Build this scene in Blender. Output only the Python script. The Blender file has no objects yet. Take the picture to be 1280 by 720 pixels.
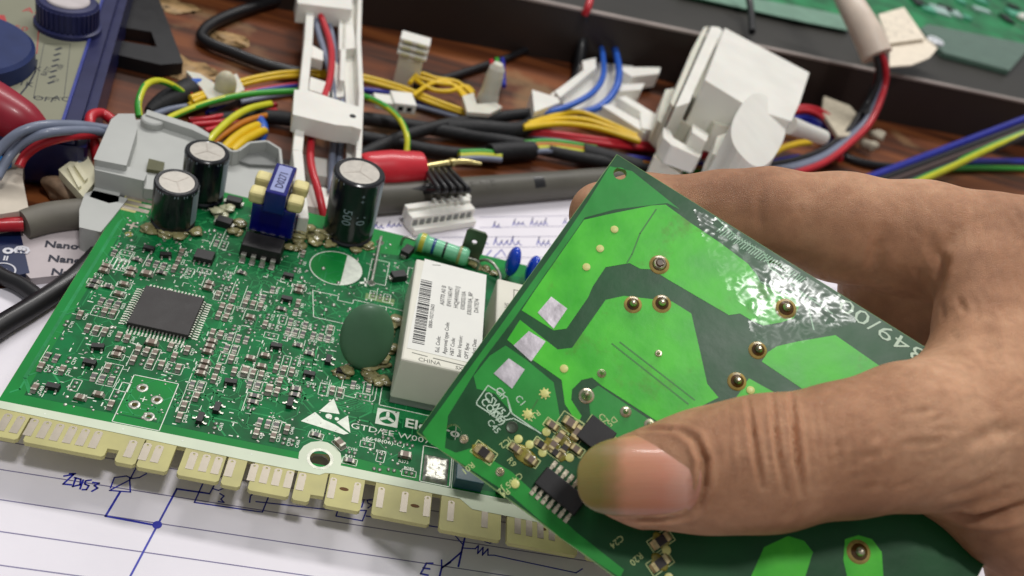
import bpy, bmesh, math, random
import numpy as np
from mathutils import Vector, Matrix
from mathutils.geometry import tessellate_polygon
random.seed(7); rng = np.random.default_rng(7)
S = 0.001                       # everything below is written in millimetres
col = bpy.context.scene.collection
scene = bpy.context.scene

# ------------------------------------------------------------------ camera
F = 1153.244
RC = np.array([[0.9590108108512574, 0.010169264154603397, 0.28318695368425356],
               [0.22784407018221034, -0.6218469717808053, -0.7492619190709255],
               [0.16847950722036698, 0.783072748698099, -0.598674975168652]])
TC = np.array([-80.22005215277545, 5.540313712893873, 221.41632873522235])
CAM = -RC.T @ TC
cd = bpy.data.cameras.new('camera'); cam = bpy.data.objects.new('camera', cd); col.objects.link(cam)
cd.sensor_width = 36.0; cd.lens = 36.0 * F / 1280; cd.clip_start = 0.01; cd.clip_end = 20
Rb = RC.T @ np.diag([1, -1, -1])
cam.matrix_world = Matrix([[*Rb[0], CAM[0]*S], [*Rb[1], CAM[1]*S], [*Rb[2], CAM[2]*S], [0, 0, 0, 1]])
cd.dof.use_dof = True; cd.dof.focus_distance = 0.198; cd.dof.aperture_fstop = 19
scene.camera = cam

# ------------------------------------------------------------------ room light
w = bpy.data.worlds.new('World'); scene.world = w; w.use_nodes = True
bg = w.node_tree.nodes['Background']; bg.inputs[0].default_value = (0.97, 0.98, 1.0, 1); bg.inputs[1].default_value = 0.24
def area_lamp(name, loc, target, sx, sy, power, color, roll=0.0):
    l = bpy.data.lights.new(name, 'AREA'); l.shape = 'RECTANGLE'; l.size = sx; l.size_y = sy
    l.energy = power; l.color = color
    o = bpy.data.objects.new(name, l); col.objects.link(o); o.location = loc
    d = Vector(target) - Vector(loc)
    o.rotation_euler = d.to_track_quat('-Z', 'Y').to_euler(); o.rotation_euler.rotate_axis('Z', roll)
    return o
# fluorescent ceiling tube over the bench, and the paler light of the room behind it
area_lamp('ceiling_tube_light', (0.185, -0.300, 1.45), (0.12, -0.02, 0.0), 0.26, 0.10, 7.4, (1.0, 0.98, 0.96), -0.7)
area_lamp('far_ceiling_tube_light', (0.15, 0.95, 1.25), (0.10, 0.0, 0.0), 1.2, 0.16, 14.0, (1.0, 0.97, 0.94))
scene.view_settings.view_transform = 'Standard'; scene.view_settings.look = 'None'
scene.view_settings.exposure = 0.08; scene.view_settings.gamma = 1.0
scene.view_settings.use_curve_mapping = False
scene.render.engine = 'CYCLES'

# ------------------------------------------------------------------ pixel -> place helpers (build time only)
def ray(px, py): return RC.T @ np.array([(px-640)/F, (py-360)/F, 1.0])
def T(px, py, z=0.0):
    d = ray(px, py); s = (z - CAM[2]) / d[2]; return CAM + s*d
def CP(px, py, depth): return CAM + ray(px, py)*depth
# held board frame: x along its long top edge, y up its short edge, z out of the soldered face
_d1 = np.array([-4885, -3302, 1153.]); _d2 = np.array([2204, -3102, 1153.])
_d1 /= np.linalg.norm(_d1); _d2 -= _d1*(_d1 @ _d2); _d2 /= np.linalg.norm(_d2)
_e1 = -_d1; _ey = _d2; _n = np.cross(_e1, _ey)
HX, HY, HZ = RC.T @ _e1, RC.T @ _ey, RC.T @ _n
if HZ @ (CAM - CP(700, 610, 165)) < 0: HZ = -HZ
_P0 = CP(700, 610, 165)
def Hw(px, py, h=0.0):
    d = ray(px, py); o = _P0 + HZ*h; s = ((o - CAM) @ HZ) / (d @ HZ); return CAM + s*d
HA = Hw(770, 192)
def H(px, py, h=0.0):
    q = Hw(px, py, h) - HA; return np.array([q @ HX, q @ HY, q @ HZ])
def h2w(p): return HA + HX*p[0] + HY*p[1] + HZ*p[2]

# ------------------------------------------------------------------ materials
def lin(c):
    return tuple(((v/255)/12.92 if v/255 <= 0.04045 else (((v/255)+0.055)/1.055)**2.4) for v in c)
MATS = {}
def M(name, rgb, rough=0.5, metal=0.0, var=0.12, vs=150, bump=0.0, bs=600, coat=0.0, trans=0.0, sss=0.0,
      rgb2=None, alpha=1.0, detail=4, spec=0.5, dist=0.0002, ior=1.45):
    if name in MATS: return MATS[name]
    m = bpy.data.materials.new(name); m.use_nodes = True; nt = m.node_tree; N = nt.nodes; L = nt.links
    b = N['Principled BSDF']; tc = N.new('ShaderNodeTexCoord')
    c1 = lin(rgb); c2 = lin(rgb2) if rgb2 else tuple(v*(1-var) for v in c1)
    if not rgb2: c1 = tuple(min(1, v*(1+var*0.6)) for v in c1)
    n = N.new('ShaderNodeTexNoise'); n.inputs['Scale'].default_value = vs; n.inputs['Detail'].default_value = detail
    L.new(tc.outputs['Object'], n.inputs['Vector'])
    r = N.new('ShaderNodeValToRGB'); r.color_ramp.elements[0].position = 0.35; r.color_ramp.elements[1].position = 0.65
    r.color_ramp.elements[0].color = (*c2, 1); r.color_ramp.elements[1].color = (*c1, 1)
    L.new(n.outputs['Fac'], r.inputs['Fac']); L.new(r.outputs['Color'], b.inputs['Base Color'])
    b.inputs['Metallic'].default_value = metal; b.inputs['IOR'].default_value = ior
    mr = N.new('ShaderNodeMapRange'); L.new(n.outputs['Fac'], mr.inputs['Value'])
    mr.inputs['To Min'].default_value = max(0.02, rough*0.8); mr.inputs['To Max'].default_value = min(1, rough*1.25)
    L.new(mr.outputs['Result'], b.inputs['Roughness'])
    b.inputs['Coat Weight'].default_value = coat; b.inputs['Coat Roughness'].default_value = 0.12
    b.inputs['Transmission Weight'].default_value = trans
    b.inputs['Specular IOR Level'].default_value = spec
    if sss:
        b.inputs['Subsurface Weight'].default_value = sss; b.inputs['Subsurface Radius'].default_value = (1, .4, .25)
        b.inputs['Subsurface Scale'].default_value = 0.002
    if bump:
        n2 = N.new('ShaderNodeTexNoise'); n2.inputs['Scale'].default_value = bs; n2.inputs['Detail'].default_value = 5
        L.new(tc.outputs['Object'], n2.inputs['Vector'])
        bp = N.new('ShaderNodeBump'); bp.inputs['Strength'].default_value = bump; bp.inputs['Distance'].default_value = dist
        L.new(n2.outputs['Fac'], bp.inputs['Height']); L.new(bp.outputs['Normal'], b.inputs['Normal'])
        if coat: L.new(bp.outputs['Normal'], b.inputs['Coat Normal'])
    MATS[name] = m; return m
def bsdf(m): return m.node_tree.nodes['Principled BSDF']

# ------------------------------------------------------------------ mesh builder (mm)
class MB:
    def __init__(s, fr=None): s.v = []; s.f = []; s.m = []; s.sm = []; s.fr = fr
    def add(s, vs, fs, mi=0, smooth=False):
        o = len(s.v)
        if s.fr is not None: vs = [s.fr(np.asarray(p, float)) for p in vs]
        s.v += [tuple(float(q) for q in p) for p in vs]
        for f in fs: s.f.append(tuple(o+i for i in f)); s.m.append(mi); s.sm.append(smooth)
    def box(s, c, size, rot=None, mi=0, taper=1.0):
        hx, hy, hz = [q/2 for q in size]; c = np.asarray(c, float)
        R_ = np.eye(3) if rot is None else np.asarray(rot)
        vs = []
        for z in (-1, 1):
            t = taper if z > 0 else 1
            for x, y in ((-1, -1), (1, -1), (1, 1), (-1, 1)): vs.append(c + R_ @ np.array([x*hx*t, y*hy*t, z*hz]))
        s.add(vs, [(3, 2, 1, 0), (4, 5, 6, 7), (0, 1, 5, 4), (1, 2, 6, 5), (2, 3, 7, 6), (3, 0, 4, 7)], mi); return s
    def bar(s, a, b, wid, hgt, up=(0, 0, 1), mi=0):
        a = np.asarray(a, float); b = np.asarray(b, float); x = b-a; Lg = np.linalg.norm(x); x /= Lg
        y = np.cross(np.asarray(up, float), x); y /= np.linalg.norm(y); z = np.cross(x, y)
        s.box((a+b)/2, (Lg, wid, hgt), np.stack([x, y, z], 1), mi); return s
    def plate(s, outer, z0, z1, holes=(), mi=0, side=None, bottom=True):
        loops = [list(outer)]+[list(h) for h in holes]
        def area(l): return sum(l[i-1][0]*l[i][1]-l[i][0]*l[i-1][1] for i in range(len(l)))
        loops = [l if (area(l) > 0) == (k == 0) else l[::-1] for k, l in enumerate(loops)]
        tris = tessellate_polygon([[Vector((p[0], p[1], 0)) for p in l] for l in loops])
        flat = [p for l in loops for p in l]; n = len(flat)
        vs = [(p[0], p[1], z1) for p in flat]; fs = []
        for t in tris:
            a, b, c = [flat[i] for i in t]
            cr = (b[0]-a[0])*(c[1]-a[1])-(b[1]-a[1])*(c[0]-a[0])
            fs.append(t if cr > 0 else (t[0], t[2], t[1]))
        if z0 is not None and z0 != z1:
            s.add(vs, fs, mi)
            vs2 = [(p[0], p[1], z0) for p in flat]+vs
            f2 = [tuple(reversed(f)) for f in fs] if bottom else []
            o = 0; f3 = []
            for l in loops:
                k = len(l)
                for i in range(k): f3.append((o+i, o+(i+1) % k, n+o+(i+1) % k, n+o+i))
                o += k
            s.add(vs2, f2+f3, mi if side is None else side)
        else: s.add(vs, fs, mi)
        return s
    def slab(s, pts, ztop, zbot, mi=0):
        q = [T(a, b, ztop)[:2] for a, b in pts]; return s.plate(q, zbot, ztop, mi=mi)
    def tube(s, path, r, seg=8, mi=0, caps=True, smoothpath=True, sub=5, flat=None):
        P = [np.asarray(p, float) for p in path]
        rr = list(r) if hasattr(r, '__len__') else [r]*len(P)
        if smoothpath and len(P) > 2:
            Q = []; R2 = []
            for i in range(len(P)-1):
                p0, p1, p2, p3 = P[max(i-1, 0)], P[i], P[i+1], P[min(i+2, len(P)-1)]
                for k in range(sub):
                    t = k/sub
                    Q.append(0.5*((2*p1)+(-p0+p2)*t+(2*p0-5*p1+4*p2-p3)*t*t+(-p0+3*p1-3*p2+p3)*t**3)); R2.append(rr[i]*(1-t)+rr[i+1]*t)
            Q.append(P[-1]); R2.append(rr[-1]); P, rr = Q, R2
        tang = []
        for i in range(len(P)):
            d = P[min(i+1, len(P)-1)]-P[max(i-1, 0)]; tang.append(d/(np.linalg.norm(d)+1e-9))
        u = np.cross(tang[0], [0, 0, 1.]);
        if np.linalg.norm(u) < 1e-3: u = np.array([1., 0, 0])
        u /= np.linalg.norm(u); vs = []; fs = []
        for i, p in enumerate(P):
            u = u-tang[i]*(u @ tang[i]); u /= np.linalg.norm(u); v = np.cross(tang[i], u)
            for k in range(seg):
                a = 2*math.pi*k/seg; vs.append(p+rr[i]*(math.cos(a)*u+math.sin(a)*v))
        for i in range(len(P)-1):
            for k in range(seg):
                a = i*seg+k; b = i*seg+(k+1) % seg; fs.append((a, b, b+seg, a+seg))
        s.add(vs, fs, mi, True)
        if caps: s.add(vs[:seg], [tuple(range(seg))[::-1]], mi); s.add(vs[-seg:], [tuple(range(seg))], mi)
        return s
    def cyl(s, a, b, ra, rb=None, seg=24, mi=0): return s.tube([a, b], [ra, ra if rb is None else rb], seg, mi, True, False)
    def lathe(s, prof, org, ax=(0, 0, 1), seg=32, mi=0, smooth=True, mif=None, cap=True):
        ax = np.asarray(ax, float); ax /= np.linalg.norm(ax); org = np.asarray(org, float)
        u = np.cross(ax, [0, 1., 0]);
        if np.linalg.norm(u) < 1e-3: u = np.cross(ax, [1., 0, 0])
        u /= np.linalg.norm(u); v = np.cross(ax, u)
        vs = []
        for r, h in prof:
            for k in range(seg):
                a = 2*math.pi*k/seg; vs.append(org+ax*h+r*(math.cos(a)*u+math.sin(a)*v))
        for i in range(len(prof)-1):
            fs = [(i*seg+k, i*seg+(k+1) % seg, (i+1)*seg+(k+1) % seg, (i+1)*seg+k) for k in range(seg)]
            s.add([vs[j] for j in range(i*seg, (i+2)*seg)], [tuple(j-i*seg for j in f) for f in fs], mif[i] if mif else mi, smooth)
        if cap: s.add(vs[-seg:], [tuple(range(seg))], mif[-1] if mif else mi)
        return s
    def blob(s, c, rad, rot=None, seg=14, rings=9, mi=0, noise=0.0, seed=0, freq=1.3):
        r_ = random.Random(seed); ph = [(r_.uniform(0, 6), r_.uniform(-1, 1), r_.uniform(-1, 1), r_.uniform(-1, 1)) for _ in range(6)]
        R_ = np.eye(3) if rot is None else np.asarray(rot); c = np.asarray(c, float); vs = []; fs = []
        for i in range(rings+1):
            th = math.pi*i/rings
            for k in range(seg):
                a = 2*math.pi*k/seg; d = np.array([math.sin(th)*math.cos(a), math.sin(th)*math.sin(a), math.cos(th)])
                q = 1+noise*sum(math.sin(p[0]+freq*4*(d @ np.array(p[1:]))) for p in ph)/3
                vs.append(c+R_ @ (d*np.asarray(rad)*q))
        for i in range(rings):
            for k in range(seg):
                fs.append((i*seg+k, (i+1)*seg+k, (i+1)*seg+(k+1) % seg, i*seg+(k+1) % seg))
        s.add(vs, fs, mi, True); return s
    def line2(s, pts, wd, z, mi=0, closed=False):
        P = [np.asarray(p[:2], float) for p in pts]
        if closed: P = P+[P[0]]
        for a, b in zip(P[:-1], P[1:]):
            d = b-a; Lg = np.linalg.norm(d)
            if Lg < 1e-6: continue
            d /= Lg; n = np.array([-d[1], d[0]])*wd/2; a2 = a-d*wd*.4; b2 = b+d*wd*.4
            s.add([(*(a2-n), z), (*(b2-n), z), (*(b2+n), z), (*(a2+n), z)], [(0, 1, 2, 3)], mi)
        return s
    def ring2(s, c, r0, r1, z, seg=24, mi=0, a0=0, a1=2*math.pi, sy=1.0):
        vs = []; fs = []
        for k in range(seg+1):
            a = a0+(a1-a0)*k/seg
            for r in (r0, r1): vs.append((c[0]+r*math.cos(a), c[1]+r*sy*math.sin(a), z))
        for k in range(seg): fs.append((2*k, 2*k+1, 2*k+3, 2*k+2))
        s.add(vs, fs, mi); return s
    def disc2(s, c, r, z, seg=16, mi=0):
        s.add([(c[0]+r*math.cos(2*math.pi*k/seg), c[1]+r*math.sin(2*math.pi*k/seg), z) for k in range(seg)], [tuple(range(seg))], mi); return s
    def text(s, txt, org, size, z=0.0, ang=0.0, bold=0.0, mi=0, align='LEFT', ex=None, ey=None, ez=None, sx=1.0):
        vs, fs = text_mesh(txt, bold, align); ca, sa = math.cos(ang), math.sin(ang)
        if ex is None:
            q = [(org[0]+size*(ca*x*sx-sa*y), org[1]+size*(sa*x*sx+ca*y), z) for x, y in vs]
        else:
            org = np.asarray(org, float); q = [org+size*(np.asarray(ex)*x*sx+np.asarray(ey)*y) for x, y in vs]
        s.add(q, fs, mi); return s
    def mesh(s, name, mats):
        me = bpy.data.meshes.new(name); me.from_pydata([(a*S, b*S, c*S) for a, b, c in s.v], [], s.f)
        for m in (mats if isinstance(mats, (list, tuple)) else [mats]): me.materials.append(m)
        me.polygons.foreach_set('material_index', s.m); me.polygons.foreach_set('use_smooth', s.sm); me.update(); return me
    def build(s, name, mats, parent=None, bevel=0.0, kind=None, label=None, cat=None, group=None, bseg=2):
        if parent is None:
            A = np.array(s.v); lo, hi = A.min(0), A.max(0); o = np.array([(lo[0]+hi[0])/2, (lo[1]+hi[1])/2, lo[2]])
        else: o = np.array(LOC.get(parent.name, (0, 0, 0)))
        s.v = [tuple(np.array(p)-o) for p in s.v]
        ob = bpy.data.objects.new(name, s.mesh(name, mats)); col.objects.link(ob)
        if parent is None: ob.location = Vector(o*S)
        else: ob.parent = parent
        LOC[ob.name] = tuple(o)
        if bevel:
            md = ob.modifiers.new('edge', 'BEVEL'); md.width = bevel*S; md.segments = bseg; md.limit_method = 'ANGLE'; md.angle_limit = math.radians(40)
        if kind: ob['kind'] = kind
        if label: ob['label'] = label
        if cat: ob['category'] = cat
        if group: ob['group'] = group
        return ob
LOC = {}
_TX = {}
def text_mesh(txt, bold=0.0, align='LEFT'):
    k = (txt, bold, align)
    if k not in _TX:
        c = bpy.data.curves.new('lettering', 'FONT'); c.body = txt; c.size = 1.0; c.offset = bold; c.align_x = align; c.resolution_u = 2
        o = bpy.data.objects.new('lettering', c); col.objects.link(o)
        dg = bpy.context.evaluated_depsgraph_get(); me = bpy.data.meshes.new_from_object(o.evaluated_get(dg))
        _TX[k] = ([(v.co.x, v.co.y) for v in me.vertices], [tuple(p.vertices) for p in me.polygons])
        bpy.data.objects.remove(o); bpy.data.curves.remove(c); bpy.data.meshes.remove(me)
    return _TX[k]
def thing(name, label, cat, loc=(0, 0, 0), group=None, rot=None):
    o = bpy.data.objects.new(name, None); col.objects.link(o); o.empty_display_size = 0.005
    if rot is None: o.location = Vector(np.array(loc, float)*S); LOC[o.name] = tuple(loc)
    else:
        o.matrix_world = Matrix([[rot[0][0], rot[0][1], rot[0][2], loc[0]*S], [rot[1][0], rot[1][1], rot[1][2], loc[1]*S],
                                 [rot[2][0], rot[2][1], rot[2][2], loc[2]*S], [0, 0, 0, 1]]); LOC[o.name] = (0, 0, 0)
    o['label'] = label; o['category'] = cat
    if group: o['group'] = group
    return o
def inst(name, me, parent, loc, rz=0.0):
    o = bpy.data.objects.new(name, me); col.objects.link(o); o.parent = parent
    o.location = (loc[0]*S, loc[1]*S, loc[2]*S); o.rotation_euler = (0, 0, rz); return o
def rect(x0, y0, x1, y1): return [(x0, y0), (x1, y0), (x1, y1), (x0, y1)]
def circ(cx, cy, r, n=24): return [(cx+r*math.cos(2*math.pi*k/n), cy+r*math.sin(2*math.pi*k/n)) for k in range(n)]

# ------------------------------------------------------------------ table
TZ = -10.0
def wood_material():
    m = bpy.data.materials.new('varnished wood'); m.use_nodes = True; nt = m.node_tree; N = nt.nodes; L = nt.links; b = N['Principled BSDF']
    tc = N.new('ShaderNodeTexCoord'); mp = N.new('ShaderNodeMapping'); mp.inputs['Rotation'].default_value = (0, 0, -0.35); mp.inputs['Scale'].default_value = (6, 90, 1)
    L.new(tc.outputs['Object'], mp.inputs['Vector'])
    n = N.new('ShaderNodeTexNoise'); n.inputs['Scale'].default_value = 1.0; n.inputs['Detail'].default_value = 8; n.inputs['Distortion'].default_value = 0.6
    L.new(mp.outputs['Vector'], n.inputs['Vector'])
    r = N.new('ShaderNodeValToRGB'); e = r.color_ramp.elements
    e[0].position = 0.34; e[0].color = (*lin((52, 28, 15)), 1); e[1].position = 0.66; e[1].color = (*lin((138, 80, 42)), 1)
    x = e.new(0.5); x.color = (*lin((102, 54, 28)), 1); L.new(n.outputs['Fac'], r.inputs['Fac'])
    # dried glue and flux stains
    n2 = N.new('ShaderNodeTexNoise'); n2.inputs['Scale'].default_value = 22; n2.inputs['Detail'].default_value = 7; L.new(tc.outputs['Object'], n2.inputs['Vector'])
    r2 = N.new('ShaderNodeValToRGB'); r2.color_ramp.elements[0].position = 0.60; r2.color_ramp.elements[1].position = 0.66; L.new(n2.outputs['Fac'], r2.inputs['Fac'])
    mx = N.new('ShaderNodeMixRGB'); mx.inputs['Color2'].default_value = (*lin((150, 118, 80)), 1)
    ml = N.new('ShaderNodeMath'); ml.operation = 'MULTIPLY'; ml.inputs[1].default_value = 0.55; L.new(r2.outputs['Color'], ml.inputs[0])
    L.new(ml.outputs[0], mx.inputs['Fac']); L.new(r.outputs['Color'], mx.inputs['Color1']); L.new(mx.outputs['Color'], b.inputs['Base Color'])
    mr = N.new('ShaderNodeMapRange'); mr.inputs['To Min'].default_value = 0.25; mr.inputs['To Max'].default_value = 0.5; L.new(n2.outputs['Fac'], mr.inputs['Value']); L.new(mr.outputs['Result'], b.inputs['Roughness'])
    bp = N.new('ShaderNodeBump'); bp.inputs['Strength'].default_value = 0.3; bp.inputs['Distance'].default_value = 0.0004; L.new(n2.outputs['Fac'], bp.inputs['Height']); L.new(bp.outputs['Normal'], b.inputs['Normal'])
    return m
MB().plate(rect(-900, -500, 1600, 1500), TZ-30, TZ).build('table_surface', wood_material(), kind='structure')

# ------------------------------------------------------------------ notebook sheets
paper = M('ruled paper', (238, 234, 242), 0.75, var=0.05, vs=25, bump=0.5, bs=22, dist=0.003)
ink = M('blue ballpoint ink', (36, 46, 172), 0.45, var=0.2, vs=900)
rule = M('printed rule', (122, 116, 156), 0.7, var=0.15)
def pen(mb, pts, z, wd=0.28):
    q = [T(a, b, z)[:2] for a, b in pts]; mb.line2(q, wd, z)
sheet = thing('notebook_sheet', 'ruled white notebook page with hand-drawn circuit in blue pen under the green board', 'paper', (60, -40, TZ))
z0 = TZ+0.5
MB().plate([(-22, 40), (-27.5, 15), (-75, -18), (-85, -135), (330, -135), (330, 46)], TZ+0.1, z0).build('page', paper, sheet)
mb = MB(); dsl = 0.036
for k in range(12):
    y0 = -39.5-7.05*(k-1)
    xa = -70 if y0 < -20 else -26
    mb.line2([(xa, y0+dsl*(xa+20)), (325, y0+dsl*345)], 0.24, z0+0.03)
mb.build('ruled_line', rule, sheet)
mb = MB(); zi = z0+0.06; P_ = lambda pts, wd=0.3: pen(mb, pts, zi, wd)
P_([(138, 612-2), (143, 597), (158, 595), (165, 598), (174, 597), (183, 592)]); P_([(170, 585), (162, 600), (137, 613)]); P_([(162, 598), (163, 615), (137, 613)]); P_([(150, 615), (132, 645), (197, 657)], .45)
P_([(163, 720), (197, 656), (221, 611), (262, 617)], .42); P_([(255, 601), (243, 628), (320, 639)]); P_([(262, 617), (268, 606)]); P_([(267, 611), (273, 613), (285, 608)])
P_([(275, 617), (280, 620), (276, 624), (280, 628), (273, 627)]); P_([(320, 639), (328, 640), (336, 620)]); P_([(312, 628), (313, 620), (318, 616)])
P_([(320, 627), (420, 638)]); P_([(423, 636), (420, 645), (453, 651), (458, 638), (424, 637)]); P_([(458, 645), (548, 659)])
P_([(455, 625), (452, 634)]); P_([(466, 624), (459, 625), (460, 629), (465, 631), (460, 635)])
P_([(583, 664), (578, 685), (573, 708)], .42); P_([(566, 666), (578, 680)]); P_([(577, 690), (563, 702), (552, 710), (549, 722)], .4); P_([(552, 700), (552, 710), (563, 703)], .35)
P_([(579, 685), (594, 686), (598, 682), (597, 692), (604, 684), (603, 694), (610, 686), (610, 694), (618, 694), (640, 699), (720, 716), (728, 711)]); P_([(606, 677), (612, 679), (618, 677)])
P_([(541, 704), (533, 704), (526, 717), (535, 719)], .42); P_([(529, 710), (537, 711)], .42)
for g in ([(80, 595), (92, 593), (79, 605), (89, 606)], [(95, 597), (91, 608)], [(93, 597), (101, 599), (100, 606), (91, 608)], [(104, 600), (100, 611)], [(114, 600), (107, 601), (106, 605), (111, 607), (108, 612), (103, 612)], [(116, 603), (124, 604), (118, 607), (122, 610), (115, 614)], [(87, 592), (94, 592)]):
    P_(g, .38)
mb.disc2(T(196.5, 656, zi)[:2], 0.95, zi+.01, 14)
mb.build('pen_drawing', ink, sheet)
sheet2 = thing('notebook_sheet', 'ruled page lying behind the green board with two rows of blurred blue handwriting', 'paper', (110, 90, TZ))
zr = TZ+0.9
MB().plate([(20, 58), (30, 67), (42, 75.8), (71.5, 90.7), (100, 109.5), (122, 121), (165, 122), (219.5, 95), (262, 20), (60, 14)], zr-.25, zr).build('page', paper, sheet2)
mb = MB()
for k in range(9):
    py = 270+13*k
    a = T(480 if k > 1 else 600, py+1.5, zr)[:2]; b = T(760, py-1, zr)[:2]; mb.line2([a, b], 0.22, zr+0.03)
for k in range(4): mb.line2([T(985, 335+14*k, zr)[:2], T(1060+5*k, 352+14*k, zr)[:2]], .22, zr+.03)
mb.build('ruled_line', rule, sheet2)
mb = MB(); r_ = random.Random(3)
def scrawl(x0, x1, y, h, n, slope=0.0):
    pts = []
    for k in range(n*4+1):
        t = k/(n*4); hh = h*(1.5 if (k//4) % 3 == 0 else .8)
        pts.append((x0+(x1-x0)*t+(2.0 if k % 4 == 1 else (-.8 if k % 4 == 2 else 0)), y+slope*(x1-x0)*t-(hh if k % 4 == 1 else (hh*.55 if k % 4 == 2 else 0))+r_.uniform(-.5, .5)))
    pen(mb, pts, zr+.05, .34)
scrawl(468, 480, 285, 5, 2); scrawl(484, 502, 284, 5, 3, -.1); scrawl(616, 626, 284, 5, 2); scrawl(641, 656, 281, 5, 3); scrawl(663, 685, 281, 6, 4); scrawl(704, 716, 280, 5, 2)
scrawl(598, 610, 305, 6, 2); scrawl(617, 652, 306, 7, 5); scrawl(671, 689, 306, 7, 3); pen(mb, [(606, 322), (614, 313)], zr+.05, .34); pen(mb, [(617, 322), (627, 312), (632, 320)], zr+.05, .34)
mb.build('handwriting', ink, sheet2)
# ------------------------------------------------------------------ large control board
mask = M('green solder mask', (16, 132, 56), 0.5, var=0.16, vs=90, bump=0.08, bs=500, spec=.2)
pour = M('green mask over copper pour', (5, 104, 54), 0.5, var=0.45, vs=140, bump=0.10, bs=700, spec=.2)
trace = M('green mask over trace', (44, 146, 84), 0.5, var=0.25, vs=200, spec=.2)
fr4 = M('bare glass laminate', (190, 184, 124), 0.55, var=0.14, vs=120)
silk = M('white silkscreen', (238, 244, 230), 0.6, var=0.12, vs=500)
silkband = M('white silkscreen band', (214, 224, 200), 0.55, var=0.07, vs=120)
pad = M('tinned contact', (160, 152, 138), 0.42, metal=0.4, var=0.2, vs=300)
solder = M('solder', (178, 178, 168), 0.36, metal=0.7, var=0.35, vs=900, bump=0.3, bs=1500)
soldt = M('tarnished solder', (160, 158, 146), 0.4, metal=0.55, var=0.35, vs=900, bump=0.3, bs=1500)
soldm = M('dull solder pad', (170, 172, 160), 0.4, metal=0.5, var=0.3, vs=700)
black = M('black moulded plastic', (30, 29, 30), 0.5, var=0.2, vs=300, bump=0.05, bs=1500)
chipblk = M('black chip epoxy', (50, 47, 47), 0.55, var=0.1, vs=300, bump=0.12, bs=3000)
resb = M('chip resistor black', (44, 36, 36), 0.35, var=0.3, vs=400)
capb = M('ceramic capacitor tan', (122, 104, 90), 0.45, var=0.2, vs=400)
board = thing('circuit_board', 'large green control board crowded with small components, black capacitors and a row of edge contacts', 'circuit board')
XL, YS, YB, XR = -25.2, -37.1, 51.9, 118.0
# outline with edge tabs (every notch as in the photograph), one mounting hole
tabs = [(-25.2, -17.9, -46.0), (-16.9, -1.3, -46.1), (0.9, 4.9, -46.7), (5.2, 11.3, -46.9), (13.2, 21.6, -47.0), (22.1, 26.0, -47.3), (27.6, 36.0, -47.4), (36.7, 40.3, -47.7),
        (43.4, 51.0, -47.6), (53.4, 65.9, -47.7), (68.0, 81.6, -48.2), (83.0, 99.0, -48.3), (101, 117, -48.3)]
ol = [(XL, YB), (XL, -38)]
for i, (a, b, y) in enumerate(tabs):
    yt = -39.9 if i < 8 else -39.2
    if i == 2: yt = -43.8
    if i: ol += [(a, yt)]
    ol += [(a, y+.5), (a+.5, y), (b-.5, y), (b, y+.5), (b, -39.9 if i < 8 else -39.2)]
    if i == 1: ol[-1] = (b, -43.8)
    if i == 7: ol = ol[:-1]+[(b, -45.6), (43.0, -45.5), (43.0, -39.5)]
ol += [(XR, -39), (XR, YB)]
hole = circ(40.6, -35.9, 2.2, 28)
vias4 = [(-1.0, -25.6), (0.6, -31.0), (3.4, -27.6), (3.6, -33.6)]
vh = [T(178, 485)[:2], T(168, 506)[:2], T(196, 500)[:2], T(186, 521)[:2]]
MB().plate(ol, -1.15, 0.0, [hole]+[circ(v[0], v[1], .55, 12) for v in vh]).build('laminate', fr4, board)
MB().plate([(XL+.03, YB-.03), (XL+.03, -37.4), (XR-.03, -37.4), (XR-.03, YB-.03)], None, 0.03, [hole]+[circ(v[0], v[1], .55, 12) for v in vh]).build('solder_mask', mask, board)
# copper pour: a darker field inside a plain border
MB().plate([(-21.2, 28), (-21.2, -34.5), (36.0, -35.2), (46.5, -33.5), (70, -35.6), (115, -35.5), (115, 47), (60, 44), (40, 40), (24, 47), (-4, 48), (-16, 46), (-17.2, 31)], None, 0.05,
           [circ(33.5, 29.9, 6.9, 30)]+[rect(-2.7, -36.0+1.6, 6.6, -22.9)]).build('copper_pour', pour, board)
# routed traces
mb = MB(); r_ = random.Random(11)
def route(x, y, d, n, w, z=.06):
    pts = [(x, y)]
    for k in range(n):
        a = d*math.pi/4; Lg = r_.uniform(1.5, 6); x += Lg*math.cos(a); y += Lg*math.sin(a)
        if not (-24 < x < 110 and -35 < y < 48): break
        pts.append((x, y)); d += r_.choice((-1, 1))
    if len(pts) > 1: mb.line2(pts, w, z)
for k in range(330): route(r_.uniform(-20, 58), r_.uniform(-34, 44), r_.randrange(8), r_.randrange(2, 6), r_.choice((.18, .18, .22, .4)))
for k in range(14):   # parallel bundles by the logo and along the plain left border
    o = k*.55; mb.line2([(38+o*.3, -13-o), (46, -13-o), (50, -16.5-o*.4), (90, -16.5-o*.4)], .17, .065)
for k in range(5):
    o = k*.5; mb.line2([(-22.6-o*.3, 30-o), (-22.6-o*.3, -30), (-20-o*.3, -33.5-o*.2)], .16, .065)
    mb.line2([(-21+o, 33.5), (-18+o*.9, 28-o), (-18+o*.9, 24)], .16, .065)
mb.build('copper_trace', trace, board, kind='stuff')
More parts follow.
